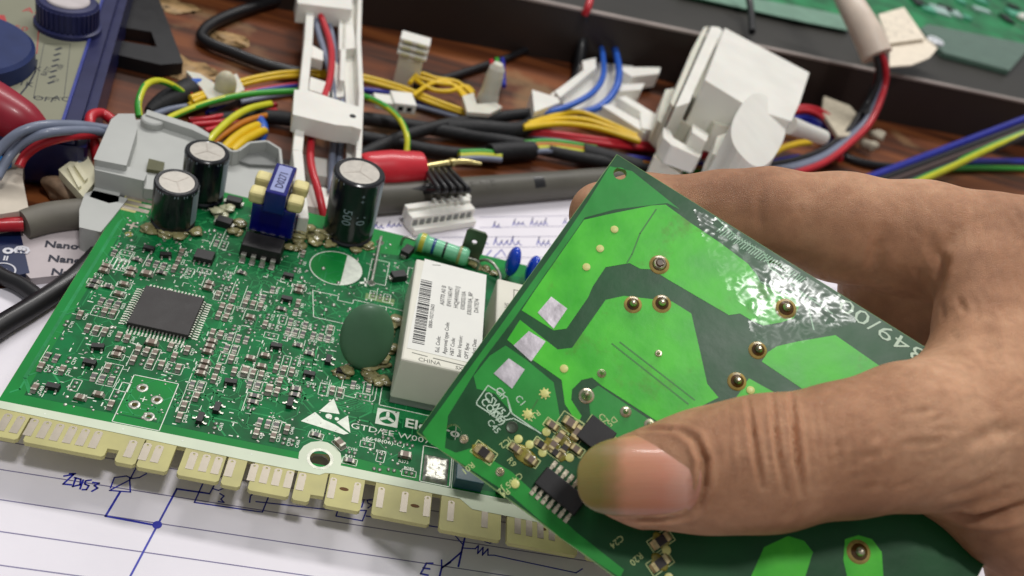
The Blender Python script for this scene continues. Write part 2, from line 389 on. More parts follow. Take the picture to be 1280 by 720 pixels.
# silkscreen band along the contacts, widened round the mounting hole
up = [(XL+.03, -37.2), (36.2, -37.1)]+[(40.6+4.7*math.cos(a), -35.6+4.7*math.sin(a)) for a in [math.radians(q) for q in (195, 175, 150, 125, 100, 80, 55, 30, 5, -12)]]+[(68.4, -36.9), (XR-.05, -37.3)]
lo = [(XR-.05, -41.6), (75.0, -41.4), (72.1, -39.2), (44, -39.1), (42.3, -39.4), (41.2, -40.2), (27.9, -40.2), (-1.9, -39.5), (XL+.03, -39.1)]
MB().plate(up+lo, None, 0.085, [circ(40.6, -35.9, 2.25, 28)]).build('silkscreen_band', silkband, board)
MB().lathe([(2.21, -1.6), (2.21, 0.1), (2.9, .12), (2.9, .09)], (40.6, -35.9, 0), seg=28, cap=False).build('plated_hole', soldm, board)
# edge contacts
cm = MB()
def contact_mesh(wd, ln):
    m = MB(); pts = [(-wd/2, 0), (-wd/2, ln-.35), (-wd/2+.35, ln), (wd/2-.35, ln), (wd/2, ln-.35), (wd/2, 0)]
    m.plate(pts, 0, .07, [circ(0, ln-.55, .26, 10)]); return m.mesh('contact', pad)
cmesh = contact_mesh(1.62, 4.5); cmesh2 = contact_mesh(1.45, 5.4)
for x in [-24.6, -21.9, -19.4, -16.8, -14.3, -11.8, -9.3, -6.8, -4.3, 2.8, 5.7, 8.1, 15.1, 17.7, 20.2, 22.9, 27.6, 30.1, 32.6, 35.1, 37.7]:
    inst('edge_contact', cmesh, board, (x+.1, -44.5 if x < 0 else -45.1, 0.01))
for x in [44.4, 49.6, 54.8, 60.0, 65.0, 70.3, 77.9, 85.4, 88.0, 90.6, 93.2, 103.4, 106.0, 108.6]: inst('edge_contact', cmesh2, board, (x, -45.6, 0.01))
mb = MB()
for x, y in ((46.9, -42.6), (62.4, -43.4), (91, -43)): mb.plate([(x+1.0*math.cos(a), y+.45*math.sin(a)) for a in [k*math.pi/9 for k in range(18)]], 0.0, .03)
mb.build('tab_slot', M('drilled slot edge', (96, 62, 22), 0.7), board)
for k in range(4):
    m = MB(); m.plate(rect(-24.9, 34.1+k*2.25, -17.6, 35.6+k*2.25), .03, .1); m.build('side_contact', pad, board)
MB().plate(rect(-25.18, 33.2, -20.6, 43.2), None, .075).build('bare_edge', fr4, board)

# ---- silkscreen drawing
sk = MB(); ZK = .1
def srect(x0, y0, x1, y1, wd=.18): sk.line2(rect(x0, y0, x1, y1), wd, ZK, closed=True)
srect(-2.8, -36.9, 6.8, -22.9); srect(-5.0+.6, -28.3, -3.1+.5, -25.7); sk.text('+', (0.3, -30.4), 3.2, ZK, bold=-.01)
sk.ring2((33.5, 29.9), 6.9, 7.15, ZK, 44)
sk.add([(33.5+6.9*math.cos(a), 29.9+6.9*math.sin(a), ZK) for a in [math.radians(-72+q*9) for q in range(17)]], [tuple(range(17))])
sk.line2([(40.9, 26), (42.6, 27)], .8, ZK); sk.line2([(42.3, 25.2), (41.7, 28.3)], .5, ZK)
srect(42.5, 27.2, 47.4, 37.6, .16); srect(52.9, 30.5, 60, 37.5, .16)
sk.line2([(31.2, 8.5), (29.2, 18.5), (36, 18.6), (36, 16.9), (40, 16.9), (40, 18.5), (52, 18.6), (60, 18.4)], .16, ZK); sk.line2([(31.2, 8.5), (38, 8.5)], .16, ZK); sk.line2([(45.2, 18.4), (45.2, 15.8)], .16, ZK); sk.line2([(48.8, 18.4), (48.8, 15.8)], .16, ZK)
# brackets round the unplaced footprints in front of the relay
sk.line2([(41.8, -6), (41.8, -15.2), (43, -16), (49.4, -16.2), (50, -15.4), (50, -8)], .17, ZK); sk.line2([(51.2, -8), (51.2, -16.6), (64.5, -16.8)], .2, ZK); srect(70, -37, 84, -18, .17)
# maker's square mark and the lettering beside it
wt_ = MB(); MB().plate(rect(51.0, -22.6, 56.2, -17.6), None, ZK).build('maker_square', silk, board)
sk.text('Electrolux', (57.7, -21.7), 3.9, ZK, bold=.022, sx=1.18)
sk.text('GTD/EE W0072EN8', (45.6, -25.4), 2.35, ZK, sx=1.28)
sk.text('6648(06)-C1', (49.4, -27.9), 1.5, ZK, sx=1.2)
# static-sensitive triangle with the reaching hand cut out
wt_.plate([(38.0, -22.4), (40.6, -17.6), (42.7, -22.0)], None, ZK); wt_.plate([(34.6, -26.4), (37.2, -22.9), (39.4, -24.6), (42.2, -25.4), (45.6, -27.2), (44.5, -27.8)], None, ZK)
wt_.plate([(45.9, -26.9), (42.4, -24.6), (44.6, -21.9)], None, ZK); wt_.disc2((40.4, -23.3), .75, ZK); wt_.disc2((42.3, -23.6), .5, ZK)
wt_.build('static_warning_mark', silk, board)
for s_ in range(5): sk.line2([(-22.6+.2*s_, 17+1.3*s_), (-18, 18+1.3*s_)], .14, ZK) if s_ < 0 else None
sk.line2(rect(-19.6, 9.6, -15.6, 14), .16, ZK, closed=True)
for k in range(3): sk.line2([(-18.6+k, 9.8), (-18.6+k, 13.9)], .3, ZK)
for k, n_ in ((-3.4, 'A'), (8.9, '1')): pass
for x in (-25+9.6, 0.1, 12.2, 26.6): sk.disc2((x-.2, -38.3), .18, .12)
# chip designators of unit blocks are added with the components below
dk = MB()
dk.disc2((53.6, -20.1), 2.05, .115, 28); dk.build('logo_disc', pour, board)
lg = MB(); c_ = (53.6, -20.1)
for k in range(3):
    a = math.radians(90+120*k); t1 = a+.95
    lg.add([(c_[0], c_[1], .13), (c_[0]+1.9*math.cos(a), c_[1]+1.9*math.sin(a), .13), (c_[0]+1.75*math.cos(a+.22), c_[1]+1.75*math.sin(a+.22), .13), (c_[0]+.5*math.cos(t1), c_[1]+.5*math.sin(t1), .13)], [(0, 1, 2, 3)])
    lg.add([(c_[0], c_[1], .13), (c_[0]+1.9*math.cos(a), c_[1]+1.9*math.sin(a), .13), (c_[0]+1.75*math.cos(a-.22), c_[1]+1.75*math.sin(a-.22), .13), (c_[0]+.5*math.cos(a-.95), c_[1]+.5*math.sin(a-.95), .13)], [(3, 2, 1, 0)])
lg.ring2(c_, 1.95, 2.15, .13, 30); lg.build('logo_star', silk, board)
for q in vh:
    MB().lathe([(.55, -1.6), (.55, .1), (.8, .18), (1.15, .12), (1.25, .06)], (q[0], q[1], 0), seg=20, cap=False).build('solder_ring', solder, board)
MB().text('+', (-21.3, 25.6), 6.0, .1, bold=.01).build('fiducial_cross', pad, board)
MB().disc2((-19.2, 24.0), 1.0, .1, 20).build('test_pad', M('copper through mask', (120, 120, 50), .4, metal=.3), board)
q = T(180, 227)[:2]; MB().disc2(q, .8, .1, 18).build('test_pad', pad, board)

# ---- main chip with its 64 legs
chip = MB().box((-2.1, -1.9, .85), (14, 14, 1.3), taper=.985).build('microcontroller', chipblk, board, bevel=.12)
lm = MB(); lm.box((0, .55, .62), (.34, .5, .16)); lm.add([(-.17, .75, .7), (.17, .75, .7), (.17, 1.15, .12), (-.17, 1.15, .12), (-.17, .75, .54), (.17, .75, .54), (.17, 1.0, .0), (-.17, 1.0, .0)], [(0, 1, 2, 3), (0, 3, 7, 4), (1, 5, 6, 2), (4, 7, 6, 5)])
lm.box((0, 1.5, .1), (.34, .8, .16)); lm.box((0, 2.0, .05), (.42, .7, .1)); legme = lm.mesh('chip_leg', soldm)
for k in range(4):
    for i in range(16):
        a = k*math.pi/2; t = -6.3+.84*i; bx, by = t, 6.6
        inst('chip_leg', legme, chip, (-2.1+bx*math.cos(a)-by*math.sin(a), -1.9+bx*math.sin(a)+by*math.cos(a), 0.03), a)
for o in col.objects:
    if o.name.startswith('chip_leg'): pass
MB().add([(0, 0, 0)], []) if False else None

# ---- small component prototypes (shared mesh data)
def chip_part(L_, W_, H_, bodym, name, tcol=None):
    m = MB(); t = L_*.22
    m.box((0, 0, H_/2+.06), (L_-2*t, W_, H_), mi=0)
    for s_ in (-1, 1):
        m.box((s_*(L_/2-t/2), 0, H_/2+.05), (t, W_*1.02, H_*1.04), mi=1)
        x0 = s_*L_/2; x1 = s_*(L_/2+.42)
        m.add([(x0, -W_*.5, H_*.7), (x0, W_*.5, H_*.7), (x1, W_*.5, .07), (x1, -W_*.5, .07)], [(0, 3, 2, 1) if s_ > 0 else (0, 1, 2, 3)], 1)
    return m.mesh(name, [bodym, soldt])
r06 = chip_part(1.9, 1.1, .5, resb, 'chip_resistor'); c06 = chip_part(1.9, 1.1, .85, capb, 'chip_capacitor'); c08 = chip_part(2.4, 1.5, 1.0, capb, 'chip_capacitor'); r12 = chip_part(3.1, 1.6, .6, resb, 'chip_resistor')
bm_ = MB()
for s_ in (-1, 1): bm_.blob((s_*.62, 0, .04), (.46, .52, .3), seg=10, rings=6)
bare = bm_.mesh('solder_pad_pair', solder)
def sot_mesh(bw, bl, bh, legs, lw=.42):
    m = MB(); m.box((0, 0, bh/2+.15), (bl, bw, bh), taper=.9)
    for x, s_ in legs: m.box((x, s_*(bw/2+.45), .18), (lw, .95, .2), mi=1); m.box((x, s_*(bw/2+.12), .4), (lw, .3, .4), mi=1)
    return m.mesh('transistor', [black, solder])
sot = sot_mesh(1.4, 2.9, 1.0, [(-.95, -1), (.95, -1), (0, 1)]); so8 = sot_mesh(3.9, 5.0, 1.5, [(-1.9+1.27*k, s_) for k in range(4) for s_ in (-1, 1)])
mel = MB(); mel.box((0, 0, 1.1), (4.3, 2.7, 2.0), taper=.93); mel.box((-2.4, 0, .5), (.6, 1.6, .9), mi=1); mel.box((2.4, 0, .5), (.6, 1.6, .9), mi=1); diode = mel.mesh('diode', [black, solder])
EX = [(-11.6, -11.2, 7.4, 7.6), (-3.4, -38, 7.4, -22.4), (35.4, -41, 46.2, -30.5), (25.5, 22, 42, 38), (33.5, -30, 72, -16.4), (38, -9, 73, 8.5), (50.5, -17, 140, 60), (5, 21.5, 22, 60), (-30, 24, -3.5, 60), (42, 24, 60, 60), (22, 38, 60, 60), (29, 8, 52, 19), (-30, 20, -14, 60)]
def free(x, y, m=.8): return all(not (a-m < x < c+m and b-m < y < d+m) for a, b, c, d in EX)
placed = []
def spot(x, y, hx, hy):
    if not free(x, y): return False
    for a, b, c, d in placed:
        if abs(x-a) < hx+c+.22 and abs(y-b) < hy+d+.22: return False
    placed.append((x, y, hx, hy)); return True
# hand-placed larger ones
for px, py, me, rz, nm in [(255, 324, so8, 0, 'small_chip'), (292, 256, diode, 0, 'diode'), (280, 282, diode, -.1, 'diode'), (186, 313, sot, 0, 'transistor'), (207, 321, sot, .3, 'transistor'), (508, 318, diode, 1.2, 'diode'), (497, 349, diode, .5, 'diode'),
                           (66, 486, sot, 0, 'transistor'), (122, 436, sot, .2, 'transistor'), (112, 456, sot, 0, 'transistor'), (386, 470, sot, 0, 'transistor'), (410, 452, sot, 1.57, 'transistor'), (427, 467, sot, 0, 'transistor'), (358, 376, sot, 0, 'transistor'), (360, 347, sot, 0, 'transistor'), (271, 512, sot, 1.57, 'transistor'), (250, 525, sot, 1.57, 'transistor'), (288, 480, sot, .1, 'transistor'), (362, 506, sot, 1.57, 'transistor'), (345, 435, sot, .1, 'transistor'), (230, 380, None, 0, '')]:
    if me is None: continue
    q = T(px, py, 0); inst(nm, me, board, (q[0], q[1], .06), rz); placed.append((q[0], q[1], 1.9, 1.7) if me in (sot,) else (q[0], q[1], 3.2, 2.8))
nR = nC = 0; lab = MB(); lr = random.Random(5)
def hashn(a, b): return (math.sin(a*12.9898+b*78.233)*43758.5453) % 1
cands = []
bw, bh = 6.15, 6.8
for bi in range(-5, 12):
    for bj in range(-6, 9):
        h1 = hashn(bi+3, bj+9); ver = h1 < .55; ox = hashn(bi+1, bj+2)*1.2; oy = hashn(bi+5, bj+6)*1.0
        if h1 > .93: continue
        px_, py_ = (1.85, 3.35) if ver else (3.0, 1.85)
        for ii in range(int(bw/px_)):
            for jj in range(max(1, int(bh/py_))):
                if hashn(bi*7+ii, bj*5+jj) < .06: continue
                cands.append((bi*bw+ox+ii*px_+.9, bj*bh+oy+jj*py_+.9, ver, hashn(bi+ii*(not ver), bj+jj*ver)))
r_.shuffle(cands)
for x, y, vert, ck in cands:
    if nR+nC >= 520: break
    if not (-21.4 < x < 49 and -34.6 < y < 33): continue
    big = r_.random() < .07
    hx, hy = (1.42, .68) if not big else (1.7, .9)
    if vert: hx, hy = hy, hx
    if not spot(x, y, hx, hy): continue
    cap = ck > .5
    me = (c08 if big else c06) if cap else r06
    if ck < .2 or lr.random() < .14: me = bare
    inst('solder_pad_pair' if me is bare else ('chip_capacitor' if me in (c06, c08) else 'chip_resistor'), me, board, (x, y, .06), (math.pi/2 if vert else 0)+r_.uniform(-.04, .04))
    if me in (c06, c08): nC += 1
    else: nR += 1
    u = lr.random()
    if u < .5:
        s_ = (('R' if me is r06 else 'C')+str(lr.randrange(10, 499)))
        if vert: lab.text(s_, (x+1.5, y-1.1), 1.05, ZK, math.pi/2, bold=.01)
        else: lab.text(s_, (x-1.2, y+.75), 1.05, ZK, 0, bold=.01)
    elif u < .75: lab.line2(rect(x-hx-.25, y-hy-.25, x+hx+.25, y+hy+.25), .13, ZK, closed=True)
    elif u < .85: lab.line2([(x-hx-.3, y-hy-.5), (x-hx-.3, y+hy+2)], .13, ZK)
for px, py, me, rz, ol_ in ((395, 545, r06, -.1, 1), (424, 556, c08, -.7, 1), (437, 577, r06, -.05, 1), (459, 556, bare, 0, 1), (476, 571, bare, 1.5, 1), (482, 548, bare, 0, 0), (497, 553, bare, 0, 0), (512, 557, bare, 0, 0), (506, 571, c08, 0, 0), (489, 588, bare, 0, 0), (511, 592, bare, 0, 1), (471, 587, bare, 0, 0)):
    q = T(px, py); inst('solder_pad_pair' if me is bare else 'chip_resistor', me, board, (q[0], q[1], .06), rz)
    if ol_: ca, sa = math.cos(rz), math.sin(rz); lab.line2([(q[0]+ca*u-sa*v, q[1]+sa*u+ca*v) for u, v in ((-1.6, -.9), (1.6, -.9), (1.6, .9), (-1.6, .9))], .14, ZK, closed=True)
    if px not in (482, 497, 512, 471, 489): lab.text(('R43', 'R42', 'R35', 'R277', 'R17', 'R280', 'R281', 'R282', 'R2', 'R273', 'R311', 'C5')[(px*7+py) % 12], (q[0]-1.3, q[1]+(1.0 if ol_ else -1.9)), 1.1, ZK, 0, bold=.01)
for k in range(900):
    x, y = lr.uniform(-21.5, 50), lr.uniform(-34.5, 34)
    if not free(x, y, .5): continue
    if any(abs(x-a) < c+.1 and abs(y-b) < d+.1 for a, b, c, d in placed): continue
    L_ = lr.uniform(.4, 1.3); v_ = lr.random() < .5
    lab.line2([(x, y), (x, y+L_)] if v_ else [(x, y), (x+L_, y)], lr.choice((.12, .16, .26)), ZK)
lab.build('reference_lettering', silk, board)
sk.build('silkscreen_drawing', silk, board)
# vias and spare solder dots, too many to pick apart
vd = MB()
for k in range(900):
    x, y = lr.uniform(-22, 60), lr.uniform(-35, 46)
    if any(abs(x-a) < c+.1 and abs(y-b) < d+.1 for a, b, c, d in placed): continue
    if -10.5 < x < 6.3 and -10.2 < y < 6.4: continue
    if (x-33.5)**2+(y-29.9)**2 < 55 or (40.6-x)**2+(y+35.9)**2 < 25: continue
    if 51 < x and y > -16: continue
    r0 = lr.choice((.18, .24, .3, .42)); vd.lathe([(r0, .05), (r0*.8, .05+r0*.35), (r0*.3, .05+r0*.5)], (x, y, 0), seg=7)
for px, py in ((404, 336), (423, 354), (417, 382), (407, 388), (437, 387), (377, 348), (332, 317), (268, 289)):
    q = T(px, py); vd.lathe([(.6, .05), (.5, .35), (.15, .6)], (q[0], q[1], 0), seg=10)
vd.build('solder_dot', solder, board, kind='stuff')
for px, py, a_ in ((307, 591, 0), (0, 0, 0)): pass
# tinned square pad and its dark neighbour
q = T(543, 597); mb = MB(); n_ = 12; vs = []
for i in range(n_+1):
    for j in range(n_+1):
        e_ = min(i, j, n_-i, n_-j); vs.append((70.2+.7+(i/n_)*6.3, -36.3+(j/n_)*7.5, .1+(.55 if e_ > 0 else 0)+(lr.uniform(-.22, .22) if e_ > 0 else 0)))
mb = MB(); mb.add(vs, [(i*(n_+1)+j, (i+1)*(n_+1)+j, (i+1)*(n_+1)+j+1, i*(n_+1)+j+1) for i in range(n_) for j in range(n_)], 0, True); tin = mb
# (placed from its pixel so that it sits beside the band)
c0 = T(527, 604); c1 = T(560, 611)
tin.v = [(c0[0]+(v[0]-70.9)/6.3*(c1[0]-c0[0]-.3), v[1], v[2]) for v in tin.v]
tin.build('tinned_pad', solder, board)
MB().line2(rect(c0[0]-.5, -36.6, c1[0]+.3, -26.2), .25, ZK, closed=True).build('pad_outline', silk, board)
MB().box((c1[0]+4.2, -32, 1.6), (6.5, 9, 3.1)).cyl((c1[0]+3.6, -31.5, 3.1), (c1[0]+3.6, -31.5, 3.5), 1.7).build('trimmer', M('teal plastic', (40, 84, 92), .4), board, bevel=.2)
MB().box((c1[0]+13, -33.5, 1.4), (4.4, 5, 2.6)).build('filter_coil', black, board, bevel=.2)

# ---- radial capacitors
sleeve = M('black shrink sleeve', (24, 26, 32), 0.24, var=0.4, vs=200, coat=.3, bump=.15, bs=300); alu = M('aluminium can top', (182, 177, 168), .45, metal=.3, var=.1, vs=600)
greyp = M('grey sleeve print and highlight', (150, 164, 176), .4)
def capacitor(x, y, r, h, lean, lab_, words, zr_=0.0):
    m = MB(); ax = np.array([lean[0], lean[1], 1.]); ax /= np.linalg.norm(ax)
    c = m.lathe([(r*.93, .1), (r, .5), (r, 1.2), (r*.93, 1.7), (r*.93, 2.2), (r, 2.7), (r, h-.6), (r*.985, h-.25), (r*.93, h), (r*.80, h), (r*.77, h-.12)], (x, y, 0), ax, 40).build('electrolytic_capacitor', sleeve, board)
    c['label'] = lab_
    t = MB().lathe([(r*.78, h-.3), (r*.78, h-.1), (r*.70, h-.08), (.05, h-.08)], (x, y, 0), ax, 36)
    t.build('can_top', alu, c)
    g = MB(); u = np.array([1, 0, 0])-ax*ax[0]; u /= np.linalg.norm(u); v = np.cross(ax, u); o = np.array([x, y, 0])+ax*(h-.06)
    for k in range(3):
        a = zr_+k*2*math.pi/3+.6; d = u*math.cos(a)+v*math.sin(a); g.bar(o, o+d*r*.68, .32, .05, up=ax)
    g.build('vent_groove', M('vent groove', (178, 170, 160), .4, metal=.2), c)
    # rim printing: short grey strokes round the shoulder
    p = MB()
    for k in range(46):
        a = k*2*math.pi/46
        if random.random() < .35: continue
        d = u*math.cos(a)+v*math.sin(a); q0 = np.array([x, y, 0])+ax*(h-1.2)+d*(r+.03); q1 = np.array([x, y, 0])+ax*(h-.55)+d*(r+.03); p.bar(q0, q1, .22, .04, up=d)
    # highlight down the right side, painted on as a pale stripe
    for k in range(15):
        a = -.45+k*.045; d = u*math.cos(a)+v*math.sin(a); p.bar(np.array([x, y, 0])+ax*3+d*(r+.02), np.array([x, y, 0])+ax*(h-1.4)+d*(r+.02), .32, .03, up=d)
    for wtx, ang, zz, sz in words:
        vs, fs = text_mesh(wtx, 0.0, 'LEFT'); out = []
        for tx, ty in vs:      # letters run down the can, wrapped round it
            a = ang+ty*sz/r; d = u*math.cos(a)+v*math.sin(a); out.append(np.array([x, y, 0])+ax*(zz-tx*sz)+d*(r+.05))
        p.add(out, fs)
    p.build('sleeve_print_and_highlight', greyp, c); return c
capacitor(-10.7, 32.6, 5.6, 14.2, (.03, -.05), 'front one of the two shorter capacitors', [], .4)
capacitor(-7.0, 48.0-1.0, 5.8, 15.5, (.02, 0), 'rear one of the two shorter capacitors', [], 1.3)
capacitor(34.2, 46.2, 7.0, 21.8, (-.02, -.02), 'tallest black capacitor', [('500', -1.85, 13.5, 3.6), ('10', -1.30, 12.2, 3.6), ('+ +', -1.3, 19.0, 2.0)], .9)
goo = M('amber flux and glue', (156, 150, 104), .2, var=.35, vs=260, bump=.3, bs=500, trans=.12, coat=.4, dist=.0005)
goow = M('pale hot glue', (206, 206, 170), .3, var=.2, vs=260, bump=.5, bs=500, trans=.25, coat=.4, dist=.0005)
def glue(pts, seed, m=None, n=5):
    mb = MB(); r2 = random.Random(seed)
    for (x, y, z, r0) in pts:
        for k in range(n):
            mb.blob((x+r2.uniform(-r0, r0)*.7, y+r2.uniform(-r0, r0)*.7, max(.2, z+r2.uniform(-.4, .4)*r0)), (r0*r2.uniform(.7, 1.15), r0*r2.uniform(.6, 1.0), r0*r2.uniform(.14, .3)), noise=.25, seed=r2.randrange(999), seg=12, rings=8, freq=1.6)
    mb.build('glue_blob', m or goo, board)
glue([(-14.4, 27.6, .4, 1.8), (-11, 26.4, .3, 1.7), (-7.4, 27.4, .4, 1.8), (-4.6, 30.5, .4, 1.6)], 1); glue([(-1.2, 40.5, .6, 1.7), (0.6, 43.5, .8, 1.5)], 2, goow)
glue([(28, 42.5, 1.0, 2.2), (26, 39, .8, 2.0), (30.5, 39.2, .3, 1.2)], 3); glue([(38, 39.6, .3, 1.3), (40.4, 42.4, .3, 1.5)], 4)
glue([(5.4, 38, .8, 1.6), (5.0, 34.6, .5, 1.5), (22.6, 36.4, 1.6, 2.0), (22.6, 40.5, 2.0, 1.9)], 5); glue([(9, 31.8, .4, 1.2), (14, 31.9, .4, 1.2), (21, 33.5, .6, 1.5)], 6, n=4)

# ---- blue wound transformer
navy = M('navy winding tape', (12, 16, 112), .22, var=.2, vs=100, coat=.5); cream = M('cream bobbin', (226, 214, 150), .45, var=.12, vs=200)
tr = MB(); X0, Y0 = 14.4, 38.9
tr.box((X0, Y0, 7.0), (11.6, 9.4, 9.0)); tr.box((X0, Y0+1.0, 14.0), (5.6, 14.4, 6.6)); tr.box((X0+1, Y0, 1.9), (7.4, 8, 2.4))
tro = tr.build('transformer', navy, board, bevel=.35)
for sx_ in (-1, 1):
    for sy_ in (-1, 1):
        m = MB(); m.box((X0+sx_*5.0, Y0+1.0+sy_*3.6, 13.1), (4.2, 4.4, 3.6)); m.build('bobbin_lug', cream, tro, bevel=.9)
for k in (-1, 1): MB().box((X0+k*5.2, Y0-1, .9), (1.4, 3, 1.6)).build('transformer_pin', solder, tro, bevel=.2)
m = MB(); m.box((X0, Y0+1.0, 17.34), (3.6, 12.2, .08)); lbo = m.build('transformer_label', M('pale blue label', (150, 158, 206), .4, var=.1), tro)
m = MB(); m.text('D0271', (X0+1.1, Y0-3.6, 0), 2.9, 17.42, math.pi/2, bold=.02); m.build('label_print', M('dark blue print', (34, 38, 90), .5), tro)
# ---- six-leg package beside the transformer
d6 = MB().box((13.7, 28.6, 2.3), (10.8, 6.6, 3.6), taper=.94).build('power_chip', black, board, bevel=.25)
for k in range(4):
    for s_ in (-1, 1):
        xx = 9.7+2.55*k; m = MB(); m.box((xx, 28.6+s_*3.7, 1.7), (1.3, 1.0, .35)); m.box((xx, 28.6+s_*4.25, .95), (1.3, .35, 1.7)); m.box((xx, 28.6+s_*5.1, .22), (1.5, 1.8, .3)); m.build('chip_leg', solder, d6, bevel=.1)
# ---- bare jumper, green resistor, blade terminal
a = T(475, 303, 0); b = T(464, 354, 0)
MB().tube([(a[0], a[1], .1), (a[0], a[1], 1.2), (a[0]-.1, a[1]-.6, 1.5), (b[0], b[1]+.6, 1.5), (b[0], b[1], 1.2), (b[0], b[1], .1)], .42, 8).build('wire_jumper', soldm, board)
for q in (a, b): MB().lathe([(1.2, .05), (.9, .3), (.5, .8), (.42, 1.1)], (q[0], q[1], 0), seg=14).build('solder_joint', solder, board)
gm = M('mint green resistor body', (124, 204, 160), .3, var=.1, coat=.4); a = np.array([53.4, 46.6, 3.2]); b = np.array([69.2, 44.0, 3.4])
d = (b-a)/np.linalg.norm(b-a); Lr = np.linalg.norm(b-a)
rs = MB().lathe([(.5, 0), (2.2, .3), (2.75, 1.2), (2.75, 2.9), (2.35, 3.6), (2.3, Lr-3.6), (2.75, Lr-2.9), (2.75, Lr-1.0), (2.2, Lr-.2), (.5, Lr)], a, d, 28).build('axial_resistor', gm, board)
for t, cname, cc, wd_ in ((1.3, 'yellow band', (196, 190, 60), 1.4), (5.0, 'blue band', (28, 70, 130), .9), (8.4, 'black band', (22, 30, 34), .7), (Lr-3.2, 'gold band', (150, 150, 90), .8)):
    rr_ = 2.79 if t < 2 or t > Lr-3.3 else 2.36
    MB().lathe([(rr_-.05, t), (rr_, t+.02), (rr_, t+wd_), (rr_-.05, t+wd_+.02)], a, d, 28).build('colour_band', M(cname, cc, .35, coat=.4), rs)
MB().tube([a-d*.2, a-d*2.6+np.array([0, 0, .1]), a-d*3.6-np.array([0, 0, .8]), a-d*3.8-np.array([0, 0, 3.1])], .4, 8).tube([b, b+d*2.2, b+d*3.2-np.array([0, 0, .9]), b+d*3.3-np.array([0, 0, 3.3])], .4, 8).build('resistor_lead', solder, rs)
bm = M('tarnished terminal metal', (104, 118, 98), .35, metal=.55, var=.25, vs=200)
def upright(poly, holes, org, xd, th, name, mat, parent, bevel=0.0):
    xd = np.array([*xd, 0.]); xd /= np.linalg.norm(xd); nd = np.array([xd[1], -xd[0], 0.]); org = np.asarray(org, float)
    m = MB(lambda p: org+xd*p[0]+np.array([0, 0, 1.])*p[1]+nd*p[2]); m.plate(poly, -th/2, th/2, holes); return m.build(name, mat, parent, bevel=bevel)
upright([(0, 0), (6.0, 0), (6.0, 3), (6.3, 3.4), (6.3, 9.6), (5.4, 10.6), (.9, 10.6), (0, 9.6)], [circ(3.1, 6.6, .8, 16)], (66.8, 48.4, .1), (1, -.12), .8, 'blade_terminal', bm, board, bevel=.12)
glue([(71.8, 46.0, .5, 1.5), (75, 44.8, .4, 1.3), (77.6, 43.5, .4, 1.0)], 7, n=5)
m = MB(); m.tube([(72.6, 47.6, .2), (74.3, 46.2, 2.6), (76.6, 44.0, 3.4), (79, 41, 2.2), (79.2, 38.6, .2)], .45, 8); m.build('wire_jumper', solder, board)
# ---- dark green disc varistor, standing and leaning
vm = M('dark green disc coating', (74, 114, 84), .42, var=.12, vs=120, coat=.1)
yaw = .10; yaw = .16; Rz = np.array([[math.cos(yaw), -math.sin(yaw), 0], [math.sin(yaw), math.cos(yaw), 0], [0, 0, 1]]); ti = -.5; Rx = np.array([[1, 0, 0], [0, math.cos(ti), -math.sin(ti)], [0, math.sin(ti), math.cos(ti)]])
vc = np.array([45.0, -2.6, 7.6]); vo = MB().blob(vc, (6.5, 2.1, 8.3), Rz @ Rx, 40, 26).build('disc_varistor', vm, board); vo['label'] = 'dark green coated disc standing on edge'
MB().tube([(42.2, -6.6, .1), (42.6, -6.0, 2.2), (43.2, -4.8, 5)], .45, 8).tube([(48.4, -5.6, .1), (48.0, -5.0, 2.2), (47.4, -4.0, 5)], .45, 8).build('varistor_lead', solder, vo)
glue([(50.4, -2, .8, 2.2), (51.2, 3, .8, 1.8), (50.6, 8, .6, 1.5), (48.5, -7, .7, 2.2), (51, -10, .6, 1.6)], 8); glue([(52, 14.5, .3, 1.8), (50.2, 12, .3, 1.6), (41.5, -8.5, .5, 1.9)], 9, n=5)
mb = MB(); mb.plate([(42.8, 20), (50.6, 20), (50.6, 22.4), (42.8, 22.4)], None, .09); mb.build('flux_patch', M('yellowed flux', (96, 132, 60), .3, coat=.5), board)
# ---- relays
rw = M('white relay case', (222, 220, 206), .38, var=.04, vs=80); rg = M('relay base shade grey', (150, 154, 148), .45, var=.06)  # base grey has the shade of the relay's front face painted in
rl = thing('relay_case', '', '')
bpy.data.objects.remove(rl)
r1 = MB().box((62.5, 3.6, 8.6), (18.8, 38.2, 12.8)).build('relay', rw, board, bevel=.5); r1['label'] = 'large white relay under a paper barcode label'
MB().box((62.5, 3.6, 1.6), (18.2, 37.6, 3.0)).build('relay_base', rg, r1, bevel=.2)
lp = M('label paper', (232, 232, 226), .6, var=.03); lk = M('label print black', (34, 34, 38), .6)
lbz = 15.09
LX0, LX1, LY0, LY1 = 54.1, 71.7, -11.6, 22.6
MB().plate([(LX0, LY0), (LX1, LY0-.4), (LX1+.3, LY1), (LX0+1.2, LY1+.6)], 15.0, lbz).build('barcode_label', lp, r1)
pb = MB(); rb = random.Random(4); y = -9.4
while y < 14.2:
    wv = rb.choice((.18, .3, .3, .5, .7)); pb.plate(rect(55.1, y, 58.0, y+wv), None, lbz+.02); y += wv+rb.choice((.16, .28, .4))
pb.text('0800-102713603', (59.3, -3.0), 1.3, lbz+.02, math.pi/2, bold=.01)
for k, (t_, v_) in enumerate((('EuL Code:', 'A0770 A0 B'), ('Approval type Code:', 'EW1160147'), ('H&T Code:', 'HQJ4W0021J'), ('Boot Version:', '03020210A'), ('OPT Byte:', '0303010A_BP'), ('Product Data:', 'DATE74'))):
    x = 61.6+1.75*k
    pb.text(t_, (x, -10.9), 1.35, lbz+.02, math.pi/2, bold=.012); pb.text(v_, (x, 6.4 if k != 4 else 5.0), 1.55, lbz+.02, math.pi/2, bold=.012)
pb.build('label_print', lk, r1)
